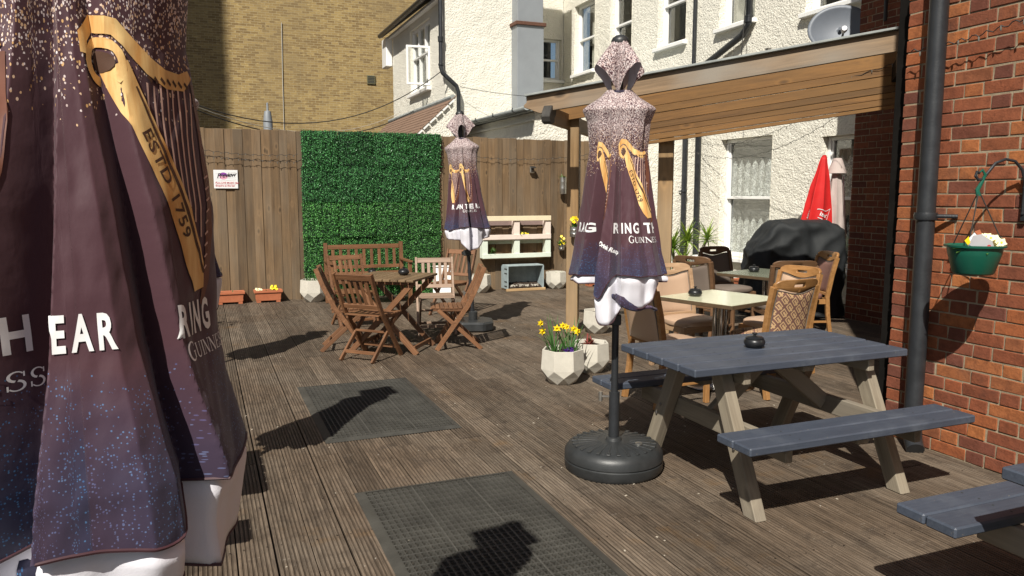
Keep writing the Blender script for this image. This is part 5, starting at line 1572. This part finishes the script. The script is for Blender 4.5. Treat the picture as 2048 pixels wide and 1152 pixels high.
# daffodils
rv = random.Random(11)
da = thing('daffodils', 'yellow daffodils with long green leaves growing in the nearest faceted planter', 'daffodils', (P1[0], P1[1], .235))
bl = [blade_mesh('leaf', .30, .0075, .25, 'daff'), blade_mesh('leaf', .24, .007, .5, 'daff'), blade_mesh('leaf', .34, .007, .12, 'daff')]
for i in range(34):
    side = -1 if i < 17 else 1
    a = rv.uniform(0, 2 * pi); r = rv.uniform(0, .05); c = (side * .07 * .90, -side * .07 * .35)
    add_leaf(da, bl[i % 3], (c[0] + r * cos(a), c[1] + r * sin(a), -.005), a, rv.uniform(.05, .42), rv.uniform(-.5, .5), s=rv.uniform(.8, 1.08))
heads = [(-.175, .045, .25, 2.6), (-.15, .06, .18, 2.2), (-.05, .00, .205, 1.6), (.0, .0, .225, .6), (.025, -.02, .215, .2), (.10, .01, .19, -.4), (.115, -.03, .175, -.9)]
for i, (hx, hy, hz, az) in enumerate(heads):
    bx = (-.07 if hx < 0 else .06)
    MB().tube([(bx * .9, -bx * .3, 0), ((bx + hx) / 2, hy / 2, hz * .6), (hx, hy, hz)], .0028, 6).obj('stem', 'daff', da, True)
    daffodil_head(da, (hx, hy, hz), atan2(-1, -.3) + rv.uniform(-.7, .7), rv.uniform(1.1, 1.7), rv.uniform(.8, 1.0))
vi = thing('violas', 'purple violas at the rim of the nearest faceted planter', 'violas', (P1[0], P1[1], .235))
for i in range(14): add_leaf(vi, small_flower_me('purple_petal', .017), (rv.uniform(-.03, .05), rv.uniform(-.14, -.09), .03 + rv.uniform(0, .035)), rv.uniform(0, 6), rv.uniform(.5, 1.3), name='flower')
for i in range(16): add_leaf(vi, blade_mesh('leaf', .05, .012, .4, 'herb'), (rv.uniform(-.06, .07), rv.uniform(-.13, -.06), 0), rv.uniform(0, 6), rv.uniform(.3, 1.1))
su = thing('succulent', 'reddish green succulent rosette in the second faceted planter', 'succulent', (P2[0], P2[1], .215))
for k in range(4):
    cx, cy = rv.uniform(-.06, .06), rv.uniform(-.06, .06)
    for i in range(13): add_leaf(su, blade_mesh('leaf', .055, .014, .3, 'red_leaf' if k != 1 else 'herb'), (cx, cy, .0 + .002 * i), i * 2.4, 1.15 - .07 * i)
    MB().tube([(cx, cy, 0), (cx, cy, .06 + .02 * k)], .006, 6).obj('stem', 'red_leaf', su)
def tuft(label, name, cat, loc, n, L, spread, mat, tilt=.4, w=.006, flowers=0, fmat='yellow_petal', fr=.02, group=None, fz=(.05, .1)):
    t = thing(name, label, cat, loc, 0, group)
    ms = [blade_mesh('leaf', L, w, .3, mat), blade_mesh('leaf', L * .8, w, .6, mat)]
    for i in range(n):
        a = rv.uniform(0, 2 * pi); r = rv.uniform(0, 1) ** .5
        add_leaf(t, ms[i % 2], (r * spread[0] * cos(a), r * spread[1] * sin(a), 0), rv.uniform(0, 2 * pi), rv.uniform(.05, tilt), s=rv.uniform(.65, 1.1))
    for i in range(flowers):
        o = add_leaf(t, small_flower_me(fmat, fr), (rv.uniform(-1, 1) * spread[0], -abs(rv.uniform(0, 1)) * spread[1], rv.uniform(*fz)), atan2(-1, -.2) + rv.uniform(-.5, .5), rv.uniform(.7, 1.5), name='flower')
    return t
tuft('upright green bulb shoots in the planter left of the wooden chairs', 'bulb_shoots', 'plant', (1.43, 11.02, .262), 46, .17, (.13, .12), 'daff', .3, .006)
tuft('low green plant in the planter right of the pallet', 'low_plant', 'plant', (5.22, 11.10, .228), 30, .06, (.12, .11), 'herb', 1.0, .008)
tuft('little pale flowering plant in the planter behind the back parasol', 'low_flowering_plant', 'plant', (3.92, 11.08, .232), 24, .07, (.11, .1), 'herb', .9, .008, 3, 'yellow_petal', .018)
# terracotta troughs
def trough(label, loc, w=.37, rz=0, group='terracotta troughs'):
    t = thing('terracotta_trough', label, 'trough', loc, rz, group); d = .09; h = .165
    m = MB(); x0, x1 = w / 2 - .025, w / 2 - .008
    outer = [(-x0, -d + .012), (x0, -d + .012), (x0, d - .012), (-x0, d - .012)]; top = [(-x1, -d), (x1, -d), (x1, d), (-x1, d)]; inn = [(-x1 + .01, -d + .01), (x1 - .01, -d + .01), (x1 - .01, d - .01), (-x1 + .01, d - .01)]
    m.v = [(x, y, .025) for x, y in outer] + [(x, y, h) for x, y in top] + [(x, y, h) for x, y in inn] + [(x, y, .04) for x, y in inn]
    m.f = [(0, 1, 5, 4), (1, 2, 6, 5), (2, 3, 7, 6), (3, 0, 4, 7), (4, 5, 9, 8), (5, 6, 10, 9), (6, 7, 11, 10), (7, 4, 8, 11), (8, 9, 13, 12), (9, 10, 14, 13), (10, 11, 15, 14), (11, 8, 12, 15), (12, 13, 14, 15), (3, 2, 1, 0)]
    m.obj('body', 'terracotta', t, bev=.004)
    fr = MB(); fr.box(-x1 - .014, x1 + .014, -d - .012, -d + .004, h - .028, h + .004); fr.box(-x1 - .014, x1 + .014, d - .004, d + .012, h - .028, h + .004)
    fr2 = MB().box(-x1 - .014, -x1 + .004, -d + .005, d - .005, h - .028, h + .004); fr2.box(x1 - .004, x1 + .014, -d + .005, d - .005, h - .028, h + .004)
    fr.v += []; b = len(fr.v); fr.v += fr2.v; fr.f += [tuple(i + b for i in f) for f in fr2.f]
    fr.obj('rim', 'terracotta', t, bev=.003)
    for s_ in (-1, 1): MB().box(s_ * (x0 - .03) - .028, s_ * (x0 - .03) + .028, -d + .015, d - .015, 0, .026).obj('foot', 'terracotta', t, bev=.002)
    MB().box(-x1 + .011, x1 - .011, -d + .011, d - .011, .10, h - .02).obj('soil', 'soil', t)
    return t
trough('terracotta trough with yellow pansies, against the fence left of the leaf panels', (.82, 11.20, 0))
trough('terracotta trough half hidden behind the big parasol, at the left of the fence', (.32, 11.20, 0))
trough('orange terracotta trough on the deck just right of the pergola post', (6.05, 11.18, 0), .5)
trough('small terracotta trough under the lower house window behind the grey backed chair', (7.9, 9.75, .0), .5, pi / 2)
tuft('yellow pansies in the terracotta trough', 'pansies', 'pansies', (.84, 11.20, .145), 26, .06, (.14, .05), 'herb', .9, .009, 0)
pn = tuft('tight clump of bright yellow pansy flowers in the terracotta trough', 'pansy_clump', 'pansies', (.90, 11.18, .15), 10, .06, (.04, .04), 'herb', .9, .009, 11, 'yellow_petal', .022, None, (.02, .075))
tuft('pale primrose at the left end of the pansy trough', 'primrose', 'primrose', (.70, 11.16, .15), 8, .05, (.04, .03), 'herb', .9, .010, 4, 'cream_petal', .02, None, (.02, .05))
tuft('sparse shoots in the half hidden trough', 'sparse_shoots', 'plant', (.30, 11.2, .145), 8, .05, (.14, .04), 'herb', .8, .007)

# yucca in a white tub
yc = thing('white_tub', 'white plastic tub under the spiky yucca against the house', 'tub', (7.15, 10.35, 0))
MB().lathe([(.15, 0), (.185, .46), (.195, .46), (.195, .50), (.178, .50), (.17, .42), (0, .42)], 28).obj('tub', 'white_paint', yc, True)
copy_tree(yc, 'second white tub just right of the yucca, beside the black pipe', (7.55, 10.5, 0))
yu = thing('yucca', 'spiky yellow green yucca with several heads growing against the house wall', 'yucca', (6.80, 10.0, 0))
yl = [blade_mesh('leaf', .42, .020, .25, 'yucca', .35), blade_mesh('leaf', .36, .020, .55, 'yucca', .35)]
for (hx, hy, hz), n in (((-.10, .05, .70), 60), ((.20, .1, .80), 60), ((.66, .22, .80), 40), ((.0, -.1, .45), 40)):
    MB().tube([(hx * .5, hy * .5, 0), (hx * .7, hy * .8, hz * .6), (hx, hy, hz)], [.03, .026, .022], 8).obj('trunk', 'bare', yu, True)
    for i in range(n):
        add_leaf(yu, yl[i % 2], (hx, hy, hz - .05 * (i / n)), i * 2.39996, .08 + 1.5 * (i / n) ** .8, s=rv.uniform(.75, 1.05))
concrete_tub = MB().lathe([(.19, 0), (.22, .28), (.20, .28), (0, .25)], 20).obj('tub', 'black_plastic', None, True, loc=(6.75, 10.05, 0)); tag(concrete_tub, 'dark tub holding the yucca stems', 'tub')

# shrub in a pot on the left, outside the open view: throws the ragged shadow on the deck
sh = thing('potted_shrub', 'leafy potted shrub hidden behind the big parasol, throwing a ragged shadow', 'shrub', (-.95, 8.3, 0))
MB().lathe([(.15, 0), (.2, .3), (.18, .3), (0, .27)], 20).obj('pot', 'terracotta', sh, True)
MB().tube([(0, 0, .2), (.02, .02, .9), (0, .04, 1.5)], [.022, .018, .01], 8).obj('trunk', 'bare', sh, True)
m = MB()
for i in range(900):
    a = rv.uniform(0, 2 * pi); zz = rv.uniform(.75, 1.75); r = rv.uniform(0, .45) * (1 - abs(zz - 1.25) * .9)
    if noise.noise(Vector((a * 1.5, zz * 4, r * 3))) < -.05: continue
    d = Vector((rv.uniform(-1, 1), rv.uniform(-1, 1), rv.uniform(-1, 1))).normalized(); u = d.cross(Vector((.3, .5, .8))).normalized(); p = Vector((r * cos(a), r * sin(a), zz)); L = rv.uniform(.05, .09)
    b = len(m.v); m.v += [tuple(p), tuple(p + d * L * .5 + u * L * .28), tuple(p + d * L), tuple(p + d * L * .5 - u * L * .28)]; m.f.append((b, b + 1, b + 2, b + 3))
tag(m.obj('foliage', 'shrub', sh, fix=False), kind='stuff')

# ================================================================== PAINTED PALLET PLANTER
pp = thing('pallet_planter', 'wall hung pallet planter painted cream, pink and pale mint on the fence', 'pallet', (4.585, 11.33, 0))
zt = 1.155; zb = .40
def slat(z0, z1, mat, y0=-.30, y1=-.275, x0=-.575, x1=.575): return MB().box(x0, x1, y0, y1, z0, z1).obj('slat', mat, pp, bev=.003)
D = -.145
slat(1.085, 1.160, 'cream_pal', D - .02, D); slat(.795, .870, 'pink_pal', D - .02, D); slat(.505, .575, 'mint_pal', D - .02, D)
slat(1.01, 1.075, 'mauve_pal', -.022, -.004); slat(.72, .785, 'mint_dark', -.022, -.004)
for x in (-.535, .0, .535):
    MB().box(x - .045, x + .045, D + .001, -.023, .835, 1.150).obj('block', 'pink_pal', pp, bev=.003)
    MB().box(x - .045, x + .045, D + .001, -.023, .508, .830).obj('block', 'mint_pal', pp, bev=.003)
for z0 in (.795, .505):
    MB().box(-.57, .57, D, -.005, z0 - .012, z0 + .002).obj('shelf', 'crate_wood' if z0 < .6 else 'pink_pal', pp, bev=.002)
MB().box(-.575, .575, -.15, -.004, 1.140, 1.158).obj('top_shelf', 'cream_pal', pp) if False else None
tuft('yellow pansies trailing over the middle shelf of the pallet', 'trailing_pansies', 'pansies', (4.68, 11.20, .86), 26, .07, (.09, .03), 'herb', 1.1, .010, 9, 'yellow_petal', .02, None, (-.03, .04))
tuft('leafy green herb at the left of the lower pallet shelf', 'green_herb', 'herb', (4.17, 11.22, .55), 60, .075, (.05, .03), 'herb', 1.0, .010)
tuft('taller sprig of the green herb at the left of the lower pallet shelf', 'herb_sprig', 'herb', (4.19, 11.22, .60), 34, .10, (.03, .02), 'herb', .7, .009)
tuft('withered twigs at the left of the upper pallet shelf', 'dry_twigs', 'plant', (4.22, 11.22, .86), 26, .06, (.07, .02), 'soil', .8, .003)
tuft('withered twigs beside the middle block of the upper pallet shelf', 'dry_sprig', 'plant', (4.49, 11.22, .86), 26, .07, (.04, .02), 'soil', .8, .003)
tuft('sparse seedling at the right of the lower pallet shelf', 'seedling', 'plant', (4.90, 11.22, .56), 16, .08, (.03, .02), 'soil', .5, .004)
# open crate below it
oc = thing('open_crate', 'blue grey open fronted crate of soil standing under the pallet', 'crate', (4.66, 11.16, 0))
MB().box(-.30, .30, .10, .12, .035, .385).obj('back_board', 'grey_crate', oc); MB().box(-.30, .30, -.15, .12, .385, .40).obj('top_board', 'grey_crate', oc, bev=.002)
for s_ in (-1, 1): MB().box(s_ * .30 - .009, s_ * .30 + .009, -.15, .12, .03, .384).obj('side_board', 'grey_crate', oc, bev=.002)
for z in (.06, .13, .26, .33): MB().box(-.3105, -.3095, -.13, -.02, z, z + .022).obj('side_slot', 'interior', oc)
MB().box(-.33, .33, -.17, -.14, 0, .04).obj('front_board', 'crate_wood', oc, bev=.003)
MB().box(-.29, .29, -.14, .10, .0, .034).obj('base_board', 'crate_wood', oc)
MB().grid(lambda s, t: Vector((-.285 + .57 * s, -.138 + .23 * t, .05 + .06 * t + .022 * noise.noise(Vector((s * 14, t * 8, 2))))), 30, 12).obj('soil', 'soil', oc, fix=False)
m = MB()
for i in range(60): 
    p = (rv.uniform(-.27, .27), rv.uniform(-.12, .05)); q = rv.uniform(.004, .011); m.box(p[0] - q, p[0] + q, p[1] - q, p[1] + q, .06 + .24 * (p[1] + .14) * .3, .07 + .24 * (p[1] + .14) * .3 + q)
tag(m.obj('pebble', 'concrete', oc), kind='stuff')

# tins hanging on fence and post
def tin(label, loc, r=.045, h=.1, mat='tin', rz=0):
    t = thing('hanging_tin', label, 'tin', loc, rz)
    MB().lathe([(r * .95, 0), (r, .004), (r, h * .3), (r * 1.02, h * .32), (r, h * .34), (r, h * .7), (r * 1.02, h * .72), (r, h * .74), (r, h), (r * .94, h), (r * .94, .01), (0, .01)], 24).obj('can', mat, t, True)
    MB().tube([(0, r, h), (0, r + .012, h + .05), (0, r + .012, h + .12)], .0025, 5).obj('wire', 'bolt', t)
    MB().lathe([(.0, h * .82), (r * .93, h * .82)], 16).obj('soil', 'soil', t)
    return t
tin('tall shiny tin of green herb hanging on the fence left of the pergola post', (5.41, 11.26, 1.50), .055, .27)
tuft('green herb in the tall tin on the fence', 'tin_herb', 'herb', (5.41, 11.26, 1.74), 30, .10, (.04, .04), 'herb', .9, .009)
tin('small dented tin with yellow flowers hooked on the pergola post', (3.655, 7.32, 1.05), .05, .105)
tuft('yellow flowers in the tin on the pergola post', 'tin_flowers', 'flowers', (3.655, 7.32, 1.14), 26, .10, (.04, .04), 'herb', .7, .006, 5, 'yellow_petal', .022, None, (.05, .14))
tin('small tin with trailing yellow flowers low on the fence, left of the pergola post', (5.39, 11.26, .60), .05, .10)
tuft('bushy yellow flowered plant in the low tin on the fence', 'tin_pansies', 'flowers', (5.39, 11.25, .70), 50, .12, (.06, .05), 'herb', 1.3, .010, 7, 'yellow_petal', .024, None, (-.02, .16))
# solar lamp on the fence
so = thing('solar_lamp', 'small grey solar wall lamp on the fence above the pallet', 'lamp', (4.88, 11.32, 1.83))
MB().box(-.035, .035, -.05, 0, 0, .10).obj('body', 'tin', so, bev=.008); MB().box(-.04, .04, -.075, .0, .105, .115).obj('solar_panel', 'black_plastic', so, bev=.003).rotation_euler = (.35, 0, 0)
MB().box(-.026, .026, -.056, -.050, .015, .06).obj('lens', 'glass', so)

# ================================================================== SIGN on the fence
sg = thing('preview_sign', 'small white sign with purple and pink disc and handwritten lettering on the fence', 'sign', (.335, 11.315, 1.70), 0)
MB().box(-.155, .155, -.008, 0, -.125, .125).obj('board', 'sign_white', sg, bev=.002)
def flat(parent, nm, mat, shp, x, z, y, rot=0):
    vs, fs = shp; c, s = cos(rot), sin(rot)
    m = MB(); m.v = [(x + a * c - b * s, y, z + a * s + b * c) for a, b in vs]; m.f = fs
    return m.obj(nm, mat, parent, fix=False)
disc = lambda r, a0, a1: ([(r * cos(radians(a)), r * .85 * sin(radians(a))) for a in range(a0, a1 + 1, 10)], [tuple(range((a1 - a0) // 10 + 1))])
flat(sg, 'disc', 'purple_ink', disc(.055, 0, 180), -.03, .045, -.0086); flat(sg, 'disc', 'pink_ink', disc(.055, 180, 360), -.03, .043, -.0086)
for z in (.08, .01, -.02): flat(sg, 'line', 'bolt', stroke2d([(-.13, z - .008), (.13, z + .012)], .002), 0, 0, -.0084)
flat(sg, 'lettering', 'ink', text2d('Preview', .088, .0015, .35, .85), -.115, .015, -.0096, .10)
flat(sg, 'lettering', 'red_ink', text2d('Pure LIVE MUSIC Bar', .034, .0006), -.135, -.06, -.0096)
flat(sg, 'lettering', 'red_ink', text2d('Enquire at the bar', .034, .0006), -.135, -.098, -.0096)
flat(sg, 'line', 'red_ink', stroke2d([(-.13, -.069), (.13, -.069)], .002), 0, 0, -.0090)

# ================================================================== COVERED BARBECUE, STORED PARASOLS
bq = thing('covered_barbecue', 'bulky barbecue under a creased black vinyl cover', 'barbecue', (6.80, 7.55, 0), radians(-21))
def cov(s, t):
    a = 2 * pi * s; e = 1 / ((abs(cos(a)) ** 3.5 + abs(sin(a)) ** 3.5) ** (1 / 3.5))
    if t < .72:
        q = t / .72; z = 1.0 * q; k = 1 + .05 * (1 - q)
    else:
        q = (t - .72) / .28; z = 1.0 + .13 * sin(q * pi / 2); k = cos(q * pi / 2) ** .75
    x = .62 * e * cos(a) * k; y = .34 * e * sin(a) * k
    # lower left wing, high hood in the middle
    hood = .80 + .25 * min(1, max(0, (x + .60) / .34)) ** .8 - .02 * abs(sin(x * 9))
    z *= hood
    P_ = Vector((x * 2.2, y * 2.2, z * 2.0))
    n_ = .05 * noise.noise(P_) - .10 * abs(noise.noise(P_ * 1.7 + Vector((4, 2, 1)))) - .03 * abs(noise.noise(Vector((x * 9 + z * 3, y * 9, z * 2.5))))
    if z > .9: z += .03 * noise.noise(Vector((x * 6, y * 6, 1)))
    return Vector((x + cos(a) * n_ * min(1, k), y + sin(a) * n_ * min(1, k), z + .02))
MB().grid(cov, 120, 60, closed=True).obj('cover', 'cover', bq, True, fix=False, angle=radians(60))
def stored(label, loc, mat, z1, ztop, rmax, seed, lean=(0, 0), letters=None):
    t = thing('stored_parasol', label, 'parasol', loc, 0)
    def f(s, q):
        a = 2 * pi * s; z = z1 + (ztop - z1) * q
        r = rmax * (1 - q ** 1.3) + .035 * q + .004
        r *= 1 - .30 * (1 - q * .5) * abs(sin(3.5 * a + seed)) ** .7
        r += .008 * noise.noise(Vector((a, z * 6, seed)))
        return Vector((r * sin(a) + lean[0] * z, -r * cos(a) * .8 + lean[1] * z, z - .03 * sin(4 * a + seed) * (1 - q)))
    o = MB().grid(f, 120, 30, closed=True).obj('canopy', mat, t, True, fix=False); o.modifiers.new('s', 'SOLIDIFY').thickness = .003
    MB().tube([(0, 0, 0), (lean[0] * ztop, lean[1] * ztop, ztop + .03)], .018, 8).obj('pole', 'bare', t, True)
    MB().lathe([(.03, ztop), (.028, ztop + .02), (0, ztop + .03)], 12, (lean[0] * ztop, lean[1] * ztop, 0)).obj('finial', mat, t, True)
    return t, f
rp, rf_ = stored('bright red closed parasol stored behind the covered barbecue', (7.30, 7.83, 0), 'red_cloth', 1.10, 1.96, .215, 1.0, (.0, -.10))
bp, _ = stored('pale mauve closed parasol stored beside the red one against the window', (7.56, 7.62, 0), 'beige_cloth', .95, 1.92, .15, 2.3, (-.03, 0))
MB().grid(lambda s, t: Vector(((.05 + .07 * (1 - t)) * sin(2 * pi * s) - .055, -(.05 + .07 * (1 - t)) * cos(2 * pi * s), 1.76 + .19 * t)), 40, 4, closed=True).obj('vent', 'beige_cloth', bp, True, fix=False)
MB().tube([(-.075, -.13, 1.72), (-.05, -.15, 1.3), (.0, -.16, 1.0)], .006, 5).obj('strap', 'plum', bp)
# print on the red cloth
def on_red(vs, fs, u0, z0, rot, nm, mat='letter'):
    vs, fs = cut2d(vs, fs, .012); c, s = cos(rot), sin(rot); m = MB()
    for x, y in vs:
        X = x * c - y * s; Z = z0 + x * s + y * c; q = (Z - 1.10) / .84; a = u0 + X / .16
        p = rf_((a / (2 * pi)) % 1, q); cc = Vector((0, -.10 * Z, Z)); d = (p - cc); d.z = 0; m.v.append(tuple(p + d.normalized() * .008))
    m.f = fs; m.obj(nm, mat, rp, fix=False)
vd = atan2(7.30, 7.83)     # direction of the camera seen from the parasol
U0 = -vd
on_red(*text2d('iser', .075, .002, .35), U0 + .25, 1.21, .12, 'lettering')
on_red(*stroke2d([(-.03, .085), (.16, .10), (.10, -.035), (-.02, -.02)], .009), U0 + .28, 1.20, .08, 'logo_outline')
on_red(*text2d('NEW', .05, .0015), U0 - .75, 1.20, 1.25, 'lettering')

# ================================================================== HANGING BASKET
HBp = Vector((3.66, 2.765, 0))
hb = thing('hanging_basket', 'dark green plastic hanging basket on the brick wall bracket', 'hanging basket', (HBp.x, HBp.y, 1.09))
MB().lathe([(.070, 0), (.088, .004), (.096, .012), (.120, .10), (.122, .105), (.126, .130), (.127, .140), (.140, .142), (.142, .152), (.134, .154), (.122, .146), (.118, .12), (0, .12)], 40).obj('bowl', 'green_plastic', hb, True)
MB().lathe([(.0, .128), (.118, .128)], 24).obj('soil', 'soil', hb)
for k in range(3):
    a = radians(-35 + 120 * k)
    MB().tube([(.132 * cos(a), .132 * sin(a), .15), (.004 * cos(a), .004 * sin(a), .42)], .0032, 5).obj('hanger', 'cable', hb)
MB().tube([(0, 0, .40), (-.006, .004, .43), (.012, -.004, .47), (.022, -.012, .505), (.005, -.008, .53), (-.008, 0, .515)], [.012, .011, .009, .008, .007, .005], 8).obj('hook', 'green_plastic', hb, True)
pr = thing('primroses', 'pale yellow primroses in the hanging basket', 'primroses', (HBp.x, HBp.y, 1.215))
Rv = Vector((cos(YAW), -sin(YAW), 0)); Vv = Vector((sin(YAW), cos(YAW), 0))
for i in range(24):
    p = Rv * rv.uniform(-.01, .105) - Vv * rv.uniform(-.03, .09) ; p.z = rv.uniform(.03, .085) - abs(p.dot(Rv) - .05) * .3
    o = add_leaf(pr, small_flower_me('cream_petal', .024), p, atan2(-1, -.7) + rv.uniform(-.6, .6), rv.uniform(.6, 1.5), name='flower')
    MB().lathe([(0, .0052), (.005, .005), (.0055, .0035)], 8).obj('flower_eye', 'yellow_petal', o)
for i in range(18): add_leaf(pr, blade_mesh('leaf', .08, .022, .5, 'herb'), Rv * rv.uniform(-.08, .09) - Vv * rv.uniform(-.06, .08), rv.uniform(0, 6), rv.uniform(.6, 1.3))
tg = thing('plant_label', 'shiny grey plant label with yellow and orange corners stuck in the hanging basket', 'plant label', (HBp.x, HBp.y, 1.24))
Mt = Matrix((Rv, Vv, Vector((0, 0, 1)))).transposed().to_4x4()
def tg_poly(nm, mat, pts, y): 
    m = MB().prism(pts, -.0006, .0006, Mt @ Matrix.Translation((0, y, 0)) @ Matrix.Rotation(radians(90), 4, 'X')); m.obj(nm, mat, tg)
tg_poly('card', 'tag_grey', [(-.095, .01), (-.075, .055), (-.035, .062), (.02, .030), (.035, -.005), (.02, -.02), (-.05, -.012)], -.105)
tg_poly('yellow_corner', 'yellow_petal', [(-.118, .03), (-.098, .052), (-.088, .02), (-.100, .008)], -.107)
tg_poly('white_card', 'sign_white', [(-.112, .020), (-.066, .070), (-.050, .05), (-.09, .0)], -.100)
tg_poly('orange_corner', 'terracotta', [(-.066, .075), (-.040, .085), (-.028, .062), (-.050, .058)], -.098)
tg_poly('pink_spot', 'red_ink', [(.006 + .010 * cos(a), .002 + .008 * sin(a)) for a in [2 * pi * k / 10 for k in range(10)]], -.1075)
br = thing('basket_bracket', 'black iron arched bracket fixed to the near brick wall', 'bracket', (3.92, 2.70, 1.5))
def B_(x, y, z): return (x - 3.92, y - 2.70, z - 1.5)
MB().tube([B_(3.905, 2.70, 1.40), B_(3.905, 2.70, 1.56), B_(3.885, 2.705, 1.62), B_(3.84, 2.715, 1.665), B_(3.79, 2.73, 1.675), B_(3.74, 2.745, 1.655), B_(3.70, 2.755, 1.605), B_(3.675, 2.76, 1.575), B_(3.65, 2.765, 1.57), B_(3.635, 2.77, 1.59), B_(3.64, 2.768, 1.612), B_(3.655, 2.764, 1.605)], .0075, 8).obj('arm', 'black_iron', br, True)
MB().box(-.015, .0, -.014, .014, -.14, .12).obj('back_plate', 'black_iron', br, bev=.003)
for z in (-.10, .03): MB().lathe([(0, .0), (.009, .0), (.007, .006), (0, .008)], 10, M=Matrix.Translation((-.016, 0, z)) @ Matrix.Rotation(radians(-90), 4, 'Y')).obj('screw', 'black_iron', br, True)

# ================================================================== CABLES AND FAIRY LIGHTS
def sag(a, b, d, n=24):
    a, b = Vector(a), Vector(b)
    return [a + (b - a) * (i / n) - Vector((0, 0, d * 4 * (i / n) * (1 - i / n))) for i in range(n + 1)]
tag(MB().tube(sag((-1.2, 12.2, 3.35), (4.5, 14.8, 3.9), .95), .009, 5).obj('cable', 'cable', None), 'dark cable sagging from the left across the yellow wall to the white building', 'cable')
tag(MB().tube(sag((-1.2, 12.1, 3.30), (4.5, 16.8, 3.35), .78), .010, 5).obj('cable', 'cable', None), 'lower dark cable sagging in front of the yellow brick wall', 'cable')
tag(MB().tube(sag((-1.2, 12.0, 3.30), (4.55, 18.5, 3.45), .70), .006, 5).obj('cable', 'cable_pale', None), 'pale cable sagging between the two dark ones', 'cable')
tag(MB().tube(sag((4.85, 14.8, 3.6), (8.05, 13.6, 3.5), .15), .005, 4).obj('cable', 'cable', None), 'thin wire slung from the swan neck pipe to the house', 'cable')
tag(MB().tube(sag((6.4, 8.2, 2.95), (7.9, 10.0, 5.2), .1), .006, 4).obj('cable', 'cable', None), 'dark wire rising from the pergola past the upper window', 'cable')
def fairy(label, a, b, d, n=18, rz=0):
    t = thing('fairy_lights', label, 'fairy lights', a); a0 = Vector(a)
    P = [p - a0 for p in sag(a, b, d, 60)]
    P = [p + Vector((0, 0, .010 * sin(i * 1.7))) for i, p in enumerate(P)]
    MB().tube(P, .0032, 4).obj('wire', 'cable', t)
    bm_ = MB().lathe([(.004, 0), (.005, -.01), (.004, -.024), (0, -.028)], 6).mesh('bulb', 'bulb_glass', True)
    for k in range(n):
        p = P[int((k + .5) * 60 / n)]; link('bulb', bm_, t, p)
fairy('string of fairy lights drooping along the top of the fence at the left', (-.6, 11.28, 2.22), (1.30, 11.28, 2.05), .08)
fairy('second string of fairy lights drooping on the fence just below the first', (-.6, 11.27, 2.12), (1.30, 11.27, 1.95), .05)
fairy('string of fairy lights on the fence from the leaf panels to the pergola', (3.45, 11.28, 2.12), (6.0, 11.28, 2.16), .10, 22)
fairy('string of fairy lights looping under the pergola gable', (4.2, 7.0, 2.20), (5.85, 5.18, 2.68), .06, 14)
fairy('string of fairy lights across the wall above the lower windows', (8.0, 11.2, 2.35), (7.1, 7.0, 2.75), .22, 22)
fairy('lower string of fairy lights crossing the wall above the sash window', (7.9, 11.2, 2.2), (7.05, 6.9, 2.55), .30, 18)
fairy('string of fairy lights along the top of the near brick wall', (3.86, 3.4, 2.32), (3.86, 2.2, 2.52), .06, 10)
